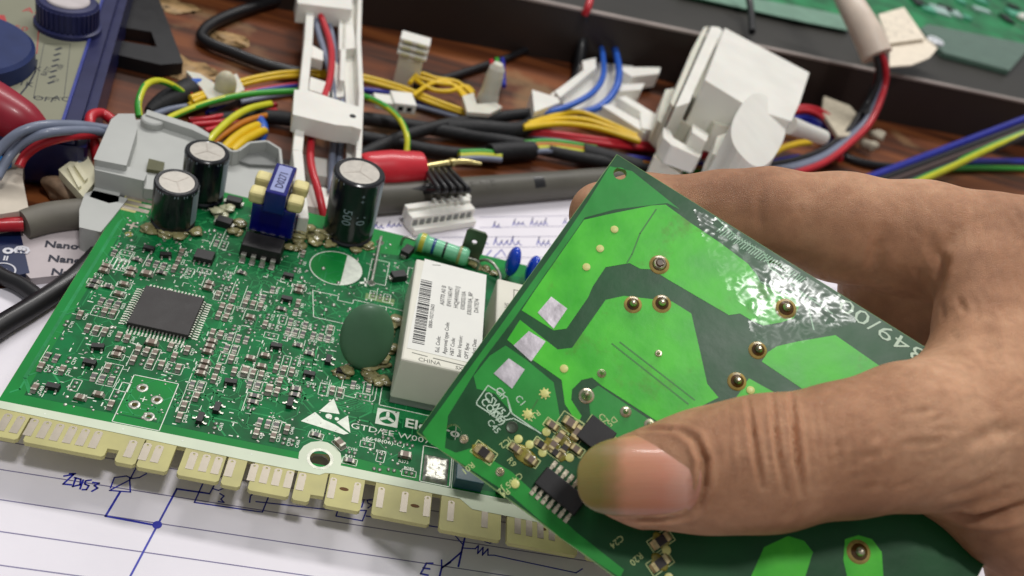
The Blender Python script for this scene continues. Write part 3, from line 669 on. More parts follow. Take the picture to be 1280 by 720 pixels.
pg = MB(); pg.text('CHINA', (57.0, -14.9), 1.7, 15.03, 0, bold=.01); pg.text('SXX4', (65.8, -14.9), 1.5, 15.03, 0, bold=.01); pg.line2([(55.5, -12.7), (59, -12.9)], .25, 15.03); pg.line2([(60.5, -13.0), (70.5, -13.4)], .3, 15.03); pg.line2([(57.5, 21.4), (59.5, 22)], .25, 15.11)
pg.build('case_lettering', M('grey print', (120, 120, 112), .6), r1)
r2 = MB().box((83.0, 8.0, 8.4), (16.0, 29.6, 12.8)).build('relay', rw, board, bevel=.5); r2['label'] = 'second white relay half hidden by the hand-held board'
MB().box((83.0, 8.0, 1.6), (15.4, 29, 3.0)).build('relay_base', rg, r2, bevel=.2)
pg = MB(); pg.text('HF32F', (78.4, -2), 1.8, 14.84, math.pi/2, bold=.01); pg.text('006-HS', (78.4, 8), 1.8, 14.84, math.pi/2, bold=.01); srx = rect(79.6, 14.5, 84, 19.5); pg.line2(srx, .25, 14.84, closed=True); pg.text('R', (82.6, 15.5), 3.2, 14.84, math.pi/2)
pg.build('case_lettering', M('grey print', (120, 120, 112), .6), r2)
bl = M('blue disc coating', (8, 66, 196), .2, var=.1, coat=.6)
for x, y, h_ in ((81.6, 43.2, 5.6), (87.7, 42.0, 5.0)):
    o = MB().blob((x, y, h_+.9), (2.1, 3.4, 4.9), np.eye(3), 26, 18).build('disc_capacitor', bl, board)
    MB().tube([(x-.6, y-1.5, .1), (x-.3, y-1.5, h_-2)], .3, 6).tube([(x+.6, y+1.5, .1), (x+.3, y+1.5, h_-2)], .3, 6).build('capacitor_lead', solder, o)
# ------------------------------------------------------------------ hand-held board (soldered side up)
hm = M('bright green mask on bare laminate', (20, 82, 40), .36, var=.18, vs=110, bump=.12, bs=160, spec=.35, dist=.0006)
hcu = M('bright green mask on copper', (84, 212, 52), .36, var=.16, vs=120, bump=.16, bs=220, spec=.35, rgb2=(60, 186, 42), dist=.0004)
hmid = M('mid green mask on copper', (40, 152, 58), .36, var=.14, vs=110, bump=.12, bs=200, spec=.35, dist=.0004)
core = M('board edge laminate', (128, 170, 96), .5, var=.2)
def flux_stain(m):
    nt = m.node_tree; N = nt.nodes; L = nt.links; b = N['Principled BSDF']; src = b.inputs['Base Color'].links[0].from_socket
    tc = N.new('ShaderNodeTexCoord'); n = N.new('ShaderNodeTexNoise'); n.inputs['Scale'].default_value = 70; n.inputs['Detail'].default_value = 9; n.inputs['Roughness'].default_value = .7; L.new(tc.outputs['Object'], n.inputs['Vector'])
    r = N.new('ShaderNodeValToRGB'); r.color_ramp.elements[0].position = .57; r.color_ramp.elements[1].position = .70; L.new(n.outputs['Fac'], r.inputs['Fac'])
    k = N.new('ShaderNodeMath'); k.operation = 'MULTIPLY'; k.inputs[1].default_value = .6; L.new(r.outputs['Color'], k.inputs[0])
    mx = N.new('ShaderNodeMixRGB'); mx.inputs['Color2'].default_value = (*lin((96, 112, 36)), 1); L.new(k.outputs[0], mx.inputs['Fac']); L.new(src, mx.inputs['Color1']); L.new(mx.outputs['Color'], b.inputs['Base Color'])
flux_stain(hcu)
hb = thing('circuit_board', 'smaller bright green board held up by the thumb, soldered side facing out', 'circuit board', HA, rot=np.stack([HX, HY, HZ], 1))
def HP(pts): return [tuple(H(a, b)[:2]) for a, b in pts]
W_, D_ = 96.6, 69.0
slot = HP([(962, 325), (972, 326), (986, 337), (983, 341), (972, 337), (961, 329)])
hh = [circ(*H(775, 217)[:2], 1.35, 24), circ(*H(566, 540)[:2], 1.5, 24), slot]
outl = [(0.2, 0), (W_, 0), (W_, -D_), (2.0, -D_)]
MB().plate(outl, -1.6, 0, hh).build('laminate', core, hb)
MB().plate([(.3, -.08), (W_-.1, -.08), (W_-.1, -D_+.08), (2.05, -D_+.08)], None, .03, hh).build('solder_mask', hm, hb)
def cu(pts, m, z=.075, name='copper_area', holes=()): return MB().plate(HP(pts), .03, z, holes, bottom=False).build(name, m, hb)
# mid green band and field on the left and by the corner
cu([(762, 208), (790, 214), (850, 262), (834, 254), (768, 262), (731, 272), (668, 362), (640, 402), (600, 455), (560, 520), (556, 560), (570, 566), (590, 560), (640, 590), (720, 665), (780, 712), (775, 722), (700, 672), (640, 620), (536, 553), (528, 541), (620, 415), (700, 304), (735, 252)], hmid, .05, 'copper_area', [hh[0]])
cu([(612, 445), (632, 432), (658, 450), (692, 478), (697, 505), (700, 522), (676, 540), (640, 516), (618, 492), (596, 486), (592, 470)], hmid, .06)
cu([(735, 490), (748, 482), (815, 527), (812, 545), (760, 548), (744, 538), (738, 520)], hmid, .06)
# bright areas
cu([(730, 275), (765, 267), (815, 257), (832, 256), (865, 280), (902, 305), (935, 330), (944, 342), (951, 354), (975, 366), (993, 370), (999, 383), (992, 398), (977, 403), (954, 407), (938, 400), (925, 392), (911, 394), (834, 349), (815, 337), (800, 336), (787, 329), (757, 334), (741, 358), (735, 372), (708, 411), (692, 413), (652, 388), (670, 361)], hcu)
cu([(757, 375), (780, 370), (840, 377), (864, 392), (874, 435), (884, 480), (898, 497), (850, 521), (822, 527), (752, 482), (740, 472), (727, 475), (715, 487), (714, 500), (727, 520), (722, 530), (706, 505), (702, 475), (660, 446), (634, 425), (650, 400), (697, 437), (715, 435)], hcu)
cu([(971, 433), (997, 427), (1044, 419), (1103, 460), (1130, 482), (1110, 520), (1030, 505), (1007, 489), (952, 452), (960, 440)], hcu)
cu([(936, 473), (974, 494), (985, 510), (950, 520), (920, 497)], hcu)
cu([(955, 684), (985, 670), (1005, 676), (1016, 690), (1006, 722), (985, 740), (930, 740)], hcu)
cu([(1056, 674), (1073, 669), (1090, 674), (1102, 690), (1104, 720), (1090, 735), (1062, 735), (1054, 700)], hcu)
# thin seam running along the copper, and long thin darker lines
mb = MB()
for pts in ([(820, 262), (800, 292), (790, 318), (784, 328)], [(765, 430), (860, 505)], [(775, 428), (868, 500)], [(660, 520), (672, 500)]): mb.line2(HP(pts), .28, .095)
mb.build('flux_seam', M('dark seam in mask', (48, 128, 44), .4), hb)
mb = MB()
for k in range(34):
    a = np.array(H(905+k*3.1, 281+k*1.95)[:2]); mb.line2([a+(0, -.5), a+(-.35-.2*random.random(), -1.9-.6*random.random())], .2, .09)
for pts in ([(895, 272), (925, 300), (955, 316), (962, 335), (985, 352), (1010, 372), (1040, 392)], [(944, 340), (950, 352), (975, 362), (1000, 368), (1010, 384), (1017, 412)], [(1000, 368), (1030, 378)]): mb.line2(HP(pts), .28, .09)
mb.build('silkscreen_hatch', M('pale green print', (150, 200, 160), .4), hb)
# silver test squares
sq = M('silvered square', (196, 190, 196), .34, metal=.55, var=.25, vs=260, bump=.3, bs=400)
for c in (((672, 391), (689, 371), (709, 386), (692, 411)), ((642, 432), (661, 414), (682, 427), (664, 452)), ((617, 467), (636, 448), (656, 462), (640, 486))):
    MB().plate(HP(c), .05, .13).build('silver_pad', sq, hb)
# solder joints
brown = M('brown burnt flux', (88, 58, 22), .25, var=.35, vs=500, coat=.5, trans=.1); bright = M('bright solder cone', (214, 204, 180), .26, metal=.7, var=.3, vs=700, bump=.3, bs=900); flx = M('amber flux ring', (176, 152, 84), .3, var=.3, vs=500, coat=.4); pale = M('pale test dot', (226, 226, 140), .35, var=.12); hollow = M('dark hole', (12, 10, 8), .9)
def joint(px, py, r, hh_=1.6, ring=True, hol=False):
    x, y, _ = H(px, py)
    o = MB().lathe([(r, .08), (r*.92, .22), (r*.7, .42), (r*.45, .8*hh_*.6), (r*.3, hh_*.8)], (x, y, 0), seg=22, mif=[0, 0, 1, 1, 1]).build('solder_joint', [flx, brown] if ring else [bright, bright], hb)
    MB().lathe([(r*.55, .4), (r*.42, .8), (r*.26, hh_), (r*.1, hh_+.25)] if not hol else [(r*.62, .55), (r*.55, 1.1), (r*.42, 1.0), (r*.4, .62), (r*.05, .6)], (x, y, 0), seg=18).build('component_pin', bright, o)
    if hol: MB().disc2((x, y), r*.44, .8, 16).build('pin_hole', hollow, o)
joint(824, 331, 2.0, hol=True); 
for q in ((791, 381, 1.75), (827, 380, 1.85), (982, 386, 2.1), (947, 438, 1.75), (921, 477, 1.8), (1073, 690, 2.1)): joint(*q)
for px, py, r, h_ in ((733, 495, 1.5, 2.2), (752, 467, .9, 1.4), (782, 515, 1.1, 1.2), (812, 531, 1.1, 1.0), (823, 442, .75, .9), (580, 549, .85, .6), (625, 590, .85, .6), (672, 503-20, .01, .01)):
    if r > .1: joint(px, py, r, h_, ring=False)
dm = MB().lathe([(.8, .07), (.74, .16), (.4, .24), (.05, .26)], (0, 0, 0), seg=18).mesh('test_dot', pale)
for px, py in ((768, 287), (750, 311), (733, 334), (705, 461), (938, 488), (1104, 463), (681, 492), (660, 518), (648, 549), (662, 556), (678, 566), (712, 572), (644, 605), (683, 540), (763, 548), (833, 688), (836, 722)):
    inst('test_dot', dm, hb, (*H(px, py)[:2], .06))
mb = MB()
for px, py in ((681, 492), (660, 518)):
    x, y, _ = H(px, py)
    for k in range(8): a = k*math.pi/4; mb.line2([(x, y), (x+1.0*math.cos(a), y+1.0*math.sin(a))], .28, .13)
mb.build('star_pad', pale, hb)
x, y, _ = H(640, 534); MB().lathe([(1.15, .06), (1.0, .2), (.6, .1), (.05, .08)], (x, y, 0), seg=20).build('dark_via', M('grey via', (74, 84, 70), .35, metal=.4), hb)
for q in hh[:2]:
    c = np.mean(np.array(q), 0); MB().lathe([(np.linalg.norm(np.array(q[0])-c)-.01, -1.6), (np.linalg.norm(np.array(q[0])-c)-.01, .04)], (*c, 0), seg=24, cap=False).build('hole_wall', core, hb)
# print on the held board
tx = M('pale yellow board print', (206, 222, 150), .5, var=.2); tw = M('white board print', (205, 228, 205), .5, var=.1)
mb = MB(); a3 = H(1156, 449)[:2]; a0 = H(1040, 372)[:2]; ang = math.atan2(a0[1]-a3[1], a0[0]-a3[0]); Lt = np.linalg.norm(a0-a3)
mb.text("349/00.", tuple(a3+np.array([0, 1.4])), 4.1, .1, ang, bold=-.005, sx=Lt/12.4); mb.build('board_number', tw, hb)
mb = MB(); mb.line2(HP([(596, 502), (610, 482), (634, 497), (638, 515), (634, 520), (622, 523), (596, 506)]), .2, .1, closed=True)
mb.line2(HP([(634, 497), (640, 517), (676, 542)]), .2, .1); mb.line2(HP([(624, 527), (642, 523), (668, 537)]), .2, .1)
ta = math.radians(-34)
for t_, (px, py) in (('Ch', (618, 488)), ('CSW5', (604, 494)), ('CODI', (600, 502)), ('(CE)', (612, 514))): mb.text(t_, tuple(H(px, py)[:2]), 1.9, .1, -.25, bold=.01)
mb.text('C1', tuple(H(643, 498)[:2]), 1.8, .1, -.25); mb.text('C45', tuple(H(608, 528)[:2]), 1.7, .1, -.25); mb.build('code_box_print', tw, hb)
mb = MB(); rr = random.Random(9)
def framebox(px, py, L_, Wd, an, txt=None):
    x, y, _ = H(px, py); ca, sa = math.cos(an), math.sin(an)
    mb.line2([(x+ca*u-sa*v, y+sa*u+ca*v) for u, v in ((-L_/2, -Wd/2), (L_/2, -Wd/2), (L_/2, Wd/2), (-L_/2, Wd/2))], .16, .1, closed=True)
    if txt: mb.text(txt, (x+ca*(-L_/2)-sa*(-Wd/2-1.9), y+sa*(-L_/2)+ca*(-Wd/2-1.9)), 1.7, .1, an)
gold = M('gold tinned end', (206, 190, 140), .3, metal=.6, var=.3, vs=700)
def goldmesh(me): q = me.copy(); q.materials[1] = gold; return q
hr06, hc06, hc08, hr12 = [goldmesh(q) for q in (r06, c06, c08, r12)]
for px, py, big, an, nm in ((605, 566, 1, .0, 'r'), (645, 561, 0, .0, 'c'), (664, 575, 0, 0, 'c'), (676, 556, 0, 0, 'r'), (694, 566, 0, 0, 'r'), (700, 546, 0, 1.57, 'c'), (713, 529, 1, 0, 'c'), (722, 542, 1, 1.57, 'c'), (692, 556, 0, 1.57, 'c'), (706, 560, 0, 1.57, 'r'), (720, 562, 0, 0, 'c'), (826, 676, 1, 1.2, 'r'), (825, 704, 1, 1.2, 'r'), (745, 529, 0, 0, 'c'), (690, 532, 0, .0, 'c')):
    x, y, _ = H(px, py); inst('chip_resistor' if nm == 'r' else 'chip_capacitor', (hr12 if nm == 'r' else hc08) if big else (hr06 if nm == 'r' else hc06), hb, (x, y, .08), an+rr.uniform(-.05, .05)); framebox(px, py, 4.4 if big else 3.0, 2.5 if big else 1.7, an)
fx = M('golden flux film', (170, 160, 60), .25, var=.3, vs=400, coat=.6, trans=.3)
gb = MB()
for px, py, s_ in ((604, 566, 2.3), (654, 568, 2.4), (662, 574, 1.6), (690, 556, 1.6), (706, 552, 1.8), (716, 536, 2.0), (700, 568, 1.6), (826, 676, 1.6), (825, 704, 1.7)):
    x, y, _ = H(px, py); gb.blob((x, y, .1), (s_, s_*.6, .12), noise=.3, seed=int(px), seg=18, rings=8)
gb.build('flux_film', fx, hb)
for t_, px, py in (('IC2', 636, 546), ('R01', 590, 577), ('C2', 690, 528), ('R9', 633, 575), ('J2', 628, 612-4), ('C405', 650, 590), ('D5', 768, 520), ('IC8', 770, 545), ('R11', 672, 512), ('C7', 747, 520), ('R20', 800, 690), ('C24', 776, 668), ('P4', 634, 610)): mb.text(t_, tuple(H(px, py)[:2]), 1.6, .1, -.3 if px % 2 else -1.85, bold=.005)
mb.build('reference_lettering', tx, hb)
# small-outline chip with fourteen legs, and the square black chip behind the nail
c = (H(680, 586)+H(719, 640)+H(724, 614)+H(671, 601))/4; cx, cy = H(697, 612)[:2]
ca_ = math.atan2(*(H(719, 640)-H(671, 601))[[1, 0]]); ic = thing('x', 'x', 'x'); bpy.data.objects.remove(ic)
u_ = np.array([math.cos(ca_), math.sin(ca_)]); v_ = np.array([-u_[1], u_[0]]); Rc = np.array([[u_[0], -u_[1], 0], [u_[1], u_[0], 0], [0, 0, 1]])
so = MB().box((cx+u_[0]*.6, cy+u_[1]*.6, .95), (9.2, 3.9, 1.5), Rc, taper=.95).build('logic_chip', black, hb, bevel=.12)
lgm = MB().box((0, -.35, .75), (.55, .7, .2)).box((0, -.75, .4), (.55, .2, .8)).box((0, -1.2, .14), (.75, 1.2, .28)).mesh('chip_leg', bright)
for k in range(7):
    for s_ in (-1, 1):
        p = np.array([cx, cy])+u_*(.6-3.81+1.27*k)+v_*s_*1.95; inst('chip_leg', lgm, so, (p[0], p[1], .05), ca_+(0 if s_ < 0 else math.pi))
MB().box((*H(745, 545)[:2], .8), (5.5, 5, 1.4), Rc).build('power_chip', black, hb, bevel=.12)
# clear lacquer pooled in ridges near the top edge: a thin uneven film that only adds gloss
def film_material():
    m = bpy.data.materials.new('clear lacquer'); m.use_nodes = True; nt = m.node_tree; N = nt.nodes; L = nt.links; N.remove(N['Principled BSDF']); out = N['Material Output']
    t = N.new('ShaderNodeBsdfTransparent'); g = N.new('ShaderNodeBsdfGlossy'); g.inputs['Roughness'].default_value = .2; mx = N.new('ShaderNodeMixShader')
    tc = N.new('ShaderNodeTexCoord'); n = N.new('ShaderNodeTexNoise'); n.inputs['Scale'].default_value = 85; n.inputs['Detail'].default_value = 2.5; n.inputs['Distortion'].default_value = 1.2; L.new(tc.outputs['Object'], n.inputs['Vector'])
    bp = N.new('ShaderNodeBump'); bp.inputs['Strength'].default_value = .34; bp.inputs['Distance'].default_value = .0006; L.new(n.outputs['Fac'], bp.inputs['Height']); L.new(bp.outputs['Normal'], g.inputs['Normal'])
    fr = N.new('ShaderNodeFresnel'); fr.inputs['IOR'].default_value = 1.75; L.new(bp.outputs['Normal'], fr.inputs['Normal']); n2 = N.new('ShaderNodeTexNoise'); n2.inputs['Scale'].default_value = 70; n2.inputs['Detail'].default_value = 4; L.new(tc.outputs['Object'], n2.inputs['Vector']); m2 = N.new('ShaderNodeMapRange'); m2.inputs['From Min'].default_value = .47; m2.inputs['From Max'].default_value = .62; m2.inputs['To Min'].default_value = .04; m2.inputs['To Max'].default_value = .7; L.new(n2.outputs['Fac'], m2.inputs['Value'])
    ml = N.new('ShaderNodeMath'); ml.operation = 'MULTIPLY'; L.new(fr.outputs[0], ml.inputs[0]); L.new(m2.outputs['Result'], ml.inputs[1]); L.new(ml.outputs[0], mx.inputs[0]); L.new(t.outputs[0], mx.inputs[1]); L.new(g.outputs[0], mx.inputs[2]); L.new(mx.outputs[0], out.inputs['Surface'])
    return m
fm_ = film_material(); mb = MB()
x0_, y1_ = H(770, 192)[:2]
poly = [tuple(H(a, b)[:2]) for a, b in ((868, 262), (905, 278), (960, 318), (1010, 348), (1062, 380), (1070, 402), (1040, 412), (1010, 425), (985, 445), (962, 436), (940, 420), (935, 402), (948, 396), (912, 368), (890, 330))]
def inside(p):
    c = False
    for (x1, y1), (x2, y2) in zip(poly, poly[1:]+poly[:1]):
        if (y1 > p[1]) != (y2 > p[1]) and p[0] < (x2-x1)*(p[1]-y1)/(y2-y1)+x1: c = not c
    return c
from mathutils import noise as mn
P2 = np.array(poly); l_, h_ = P2.min(0), P2.max(0); st2 = .42; gn = {}; vs = []; fs = []
def gv(i, j):
    if (i, j) not in gn:
        x = l_[0]+i*st2; y = l_[1]+j*st2; z = .16+.22*max(0, mn.noise(Vector((x*.42, y*.42, 3))))+.1*mn.noise(Vector((x*1.3, y*1.3, 7))); gn[(i, j)] = len(vs); vs.append((x, y, max(.11, z)))
    return gn[(i, j)]
for i in range(int((h_[0]-l_[0])/st2)):
    for j in range(int((h_[1]-l_[1])/st2)):
        c_ = (l_[0]+(i+.5)*st2, l_[1]+(j+.5)*st2)
        if inside(c_) and mn.noise(Vector((c_[0]*.33, c_[1]*.33, 11))) > -.45: fs.append((gv(i, j), gv(i+1, j), gv(i+1, j+1), gv(i, j+1)))
mb.add(vs, fs, 0, True); mb.build('lacquer_film', fm_, hb)
# ------------------------------------------------------------------ hand (one continuous surface grown from a smooth field)
def skin_material():
    m = bpy.data.materials.new('skin'); m.use_nodes = True; nt = m.node_tree; N = nt.nodes; L = nt.links; b = N['Principled BSDF']
    tc = N.new('ShaderNodeTexCoord')
    def noise(sc, det, ro=.6):
        n = N.new('ShaderNodeTexNoise'); n.inputs['Scale'].default_value = sc; n.inputs['Detail'].default_value = det; n.inputs['Roughness'].default_value = ro; L.new(tc.outputs['Object'], n.inputs['Vector']); return n
    n1 = noise(28, 4); r = N.new('ShaderNodeValToRGB'); e = r.color_ramp.elements
    e[0].position = .32; e[0].color = (*lin((156, 111, 82)), 1); e[1].position = .68; e[1].color = (*lin((222, 174, 138)), 1); x = e.new(.5); x.color = (*lin((192, 142, 108)), 1)
    L.new(n1.outputs['Fac'], r.inputs['Fac'])
    n2 = noise(420, 3); r2 = N.new('ShaderNodeValToRGB'); r2.color_ramp.elements[0].position = .3; r2.color_ramp.elements[0].color = (.78, .74, .72, 1); r2.color_ramp.elements[1].position = .6; r2.color_ramp.elements[1].color = (1, 1, 1, 1)
    L.new(n2.outputs['Fac'], r2.inputs['Fac']); mx = N.new('ShaderNodeMixRGB'); mx.blend_type = 'MULTIPLY'; mx.inputs['Fac'].default_value = .7
    L.new(r.outputs['Color'], mx.inputs['Color1']); L.new(r2.outputs['Color'], mx.inputs['Color2']); L.new(mx.outputs['Color'], b.inputs['Base Color'])
    b.inputs['Roughness'].default_value = .52; b.inputs['Subsurface Weight'].default_value = .35; b.inputs['Subsurface Radius'].default_value = (1, .4, .22); b.inputs['Subsurface Scale'].default_value = .0014
    b.inputs['Specular IOR Level'].default_value = .4
    # fine skin lines: stretched voronoi cells plus pores
    mp = N.new('ShaderNodeMapping'); mp.inputs['Scale'].default_value = (900, 500, 760); L.new(tc.outputs['Object'], mp.inputs['Vector'])
    v = N.new('ShaderNodeTexVoronoi'); v.feature = 'DISTANCE_TO_EDGE'; L.new(mp.outputs['Vector'], v.inputs['Vector'])
    mr = N.new('ShaderNodeMapRange'); mr.inputs['From Max'].default_value = .25; L.new(v.outputs['Distance'], mr.inputs['Value'])
    n3 = noise(160, 6); ad = N.new('ShaderNodeMath'); ad.operation = 'MULTIPLY_ADD'; ad.inputs[1].default_value = 3.2; L.new(n3.outputs['Fac'], ad.inputs[0]); L.new(mr.outputs['Result'], ad.inputs[2])
    bp = N.new('ShaderNodeBump'); bp.inputs['Strength'].default_value = .5; bp.inputs['Distance'].default_value = .00022; L.new(ad.outputs[0], bp.inputs['Height']); L.new(bp.outputs['Normal'], b.inputs['Normal'])
    return m
skin = skin_material()
HN = HZ                                  # out of the held board
def hp(px, py, h): return Hw(px, py, h)  # a point h mm in front of the held board's face
PR = []                                  # (a, b, ra, rb, flatten axis, flatten factor)
def chain(pts, ax=None, fl=1.0):
    for (a, ra), (b, rb) in zip(pts[:-1], pts[1:]): PR.append((np.array(a), np.array(b), ra, rb, ax, fl))
thumb = [(hp(772, 599, 6.6), 5.6), (hp(800, 599, 7.4), 7.6), (hp(868, 590, 9.0), 9.6), (hp(915, 584, 10.2), 10.2), (hp(962, 578, 11.0), 10.9), (hp(1060, 561, 12.0), 10.8), (hp(1140, 545, 10.5), 12.2)]
chain(thumb, HN, .86)
chain([(hp(1140, 545, 10.5), 12.2), (hp(1215, 540, 3), 15.5), (hp(1330, 560, -4), 20), (hp(1480, 590, -12), 25)])
chain([(hp(1215, 585, 4), 11.0), (hp(1262, 640, 2), 9.5), (hp(1350, 690, -2), 13)])
chain([(hp(1290, 660, -4), 9.5), (hp(1330, 720, -6), 12), (hp(1460, 760, -10), 20)])
dI = lambda px, py, d: CP(px, py, d)
chain([(dI(752, 268, 199), 7.1), (dI(800, 268, 200), 8.3), (dI(905, 268, 200), 9.0), (dI(960, 266, 199), 9.2), (dI(1050, 284, 198), 11.2), (dI(1150, 300, 196), 12.0), (dI(1235, 322, 193), 13.0), (dI(1300, 342, 191), 15.0)])
chain([(dI(1300, 342, 191), 15.0), (dI(1400, 420, 190), 22), (dI(1520, 540, 188), 26)])
# web of skin between thumb and forefinger, and the hollow behind it
chain([(dI(1232, 350, 184), 9.5), (dI(1236, 420, 178), 9.5), (dI(1238, 480, 172), 12.0), (dI(1250, 540, 168), 14)])
chain([(dI(1290, 400, 190), 15), (dI(1330, 500, 184), 18), (dI(1370, 590, 182), 20)])
chain([(dI(1300, 400, 198), 15), (dI(1195, 372, 205), 15.5), (dI(1130, 362, 210), 13.5), (dI(1122, 430, 214), 13)])
# the three fingers that carry the board from behind
chain([(dI(1370, 470, 208), 13), (dI(1250, 470, 212), 11), (dI(1090, 478, 214), 10), (dI(960, 470, 212), 8.6), (dI(880, 458, 206), 7.6)])
chain([(dI(1380, 540, 212), 13), (dI(1260, 560, 218), 10.5), (dI(1120, 575, 220), 9.6), (dI(1010, 560, 216), 8.2), (dI(950, 545, 208), 7.2)])
chain([(dI(1390, 620, 212), 13), (dI(1290, 640, 218), 9.5), (dI(1190, 645, 222), 8.6), (dI(1110, 630, 218), 7.2), (dI(1060, 615, 210), 6.4)])
chain([(dI(1370, 470, 208), 14), (dI(1390, 620, 212), 14), (dI(1500, 640, 200), 22)]); chain([(dI(1400, 560, 196), 20), (dI(1520, 620, 190), 26)])
LIM = CP(1560, 560, 190)
vox = 0.5; lo = np.array([1e9]*3); hi = -lo
for a, b, ra, rb, ax, fl in PR: 
    for p, r in ((a, ra), (b, rb)): lo = np.minimum(lo, p-r-3); hi = np.maximum(hi, p+r+3)
hi = np.minimum(hi, [CP(1500, 500, 190)[0]+4, 1e9, 1e9])
nx, ny, nz = [int(q) for q in np.ceil((hi-lo)/vox)+1]
gx = lo[0]+vox*np.arange(nx); gy = lo[1]+vox*np.arange(ny); gz = lo[2]+vox*np.arange(nz)
fld = np.full((nx, ny, nz), 30.0, np.float32); KS = 3.4
for a, b, ra, rb, ax, fl in PR:
    l2 = np.minimum(a-ra, b-rb)-12; h2 = np.maximum(a+ra, b+rb)+12
    i0 = np.clip(((l2-lo)/vox).astype(int), 0, [nx, ny, nz]); i1 = np.clip(((h2-lo)/vox).astype(int)+1, 0, [nx, ny, nz])
    if (i1 <= i0).any(): continue
    sl = tuple(slice(i0[k], i1[k]) for k in range(3))
    X = gx[sl[0]][:, None, None]-a[0]; Y = gy[sl[1]][None, :, None]-a[1]; Z = gz[sl[2]][None, None, :]-a[2]
    ba = b-a; L2 = ba @ ba
    t = np.clip((X*ba[0]+Y*ba[1]+Z*ba[2])/L2, 0, 1).astype(np.float32)
    dx = X-t*ba[0]; dy = Y-t*ba[1]; dz = Z-t*ba[2]; d2 = dx*dx+dy*dy+dz*dz
    if ax is not None:
        q = dx*ax[0]+dy*ax[1]+dz*ax[2]; d2 = d2+q*q*(1/fl**2-1)
    d = np.sqrt(d2)-(ra+(rb-ra)*t); cur = fld[sl]
    hq = np.clip(.5+.5*(cur-d)/KS, 0, 1); fld[sl] = d*hq+cur*(1-hq)-KS*hq*(1-hq)
fld[-1, :, :] = 5; fld[0, :, :] = 5; fld[:, 0, :] = 5; fld[:, -1, :] = 5; fld[:, :, 0] = 5; fld[:, :, -1] = 5
def surface_nets(f, lo, vox):
    s = f < 0; n = np.array(f.shape)
    c = np.zeros(n-1, np.uint8)
    for dx in (0, 1):
        for dy in (0, 1):
            for dz in (0, 1): c += s[dx:n[0]-1+dx, dy:n[1]-1+dy, dz:n[2]-1+dz]
    act = (c > 0) & (c < 8); idx = -np.ones(act.shape, np.int64); cells = np.argwhere(act); idx[act] = np.arange(len(cells))
    acc = np.zeros((len(cells), 3)); cnt = np.zeros(len(cells))
    cor = [(0, 0, 0), (1, 0, 0), (0, 1, 0), (1, 1, 0), (0, 0, 1), (1, 0, 1), (0, 1, 1), (1, 1, 1)]
    for i in range(8):
        for j in range(i+1, 8):
            if sum(abs(a-b) for a, b in zip(cor[i], cor[j])) != 1: continue
            A = cells+cor[i]; B = cells+cor[j]; fa = f[A[:, 0], A[:, 1], A[:, 2]]; fb = f[B[:, 0], B[:, 1], B[:, 2]]
            k = (fa < 0) != (fb < 0); t = np.where(k, fa/(fa-fb+1e-12), 0)
            acc += np.where(k[:, None], np.array(cor[i])+t[:, None]*(np.array(cor[j])-np.array(cor[i])), 0); cnt += k
    V = lo+(cells+acc/np.maximum(cnt, 1)[:, None])*vox; Q = []
    for ax in range(3):
        o = [0, 1, 2]; o.remove(ax); u, v = o
        sh = [slice(1, -1)]*3; 
        a = s.copy(); A = np.take(a, range(0, n[ax]-1), ax); B = np.take(a, range(1, n[ax]), ax); e = np.argwhere(A != B)
        e = e[(e[:, u] > 0) & (e[:, v] > 0) & (e[:, u] < n[u]-1) & (e[:, v] < n[v]-1)]
        ins = A[e[:, 0], e[:, 1], e[:, 2]]
        def cid(du, dv):
            q = e.copy(); q[:, u] -= du; q[:, v] -= dv; return idx[q[:, 0], q[:, 1], q[:, 2]]
        quad = np.stack([cid(0, 0), cid(1, 0), cid(1, 1), cid(0, 1)], 1)
        flip = ins if ax != 1 else ~ins
        quad[flip] = quad[flip][:, ::-1]
        Q.append(quad)
    return V, np.concatenate(Q)
HVt, HQ = surface_nets(fld, lo, vox)
HQ = HQ[:, ::-1]
# one pass of smoothing, then creases pressed in along lines laid on the skin
def nbr_smooth(V, Q, it):
    for _ in range(it):
        acc = np.zeros_like(V); cnt = np.zeros(len(V))
        for a, b in ((0, 1), (1, 2), (2, 3), (3, 0)):
            np.add.at(acc, Q[:, a], V[Q[:, b]]); np.add.at(acc, Q[:, b], V[Q[:, a]]); np.add.at(cnt, Q[:, a], 1); np.add.at(cnt, Q[:, b], 1)
        V = V*.5+.5*acc/np.maximum(cnt, 1)[:, None]
    return V
HVt = nbr_smooth(HVt, HQ, 3)
def vnormals(V, Q):
    n = np.cross(V[Q[:, 2]]-V[Q[:, 0]], V[Q[:, 3]]-V[Q[:, 1]]); o = np.zeros_like(V)
    for k in range(4): np.add.at(o, Q[:, k], n)
    return o/np.maximum(np.linalg.norm(o, axis=1), 1e-9)[:, None]
from mathutils.bvhtree import BVHTree
bvh = BVHTree.FromPolygons([Vector(p) for p in HVt], [tuple(int(i) for i in q) for q in HQ])
def onskin(px, py):
    d = ray(px, py); d = d/np.linalg.norm(d); h = bvh.ray_cast(Vector(CAM), Vector(d)); return None if h[0] is None else np.array(h[0])
NV = vnormals(HVt, HQ)
if ((HVt-np.mean(HVt, 0))*NV).sum() < 0: HQ = HQ[:, ::-1]; NV = -NV
disp = np.zeros(len(HVt))
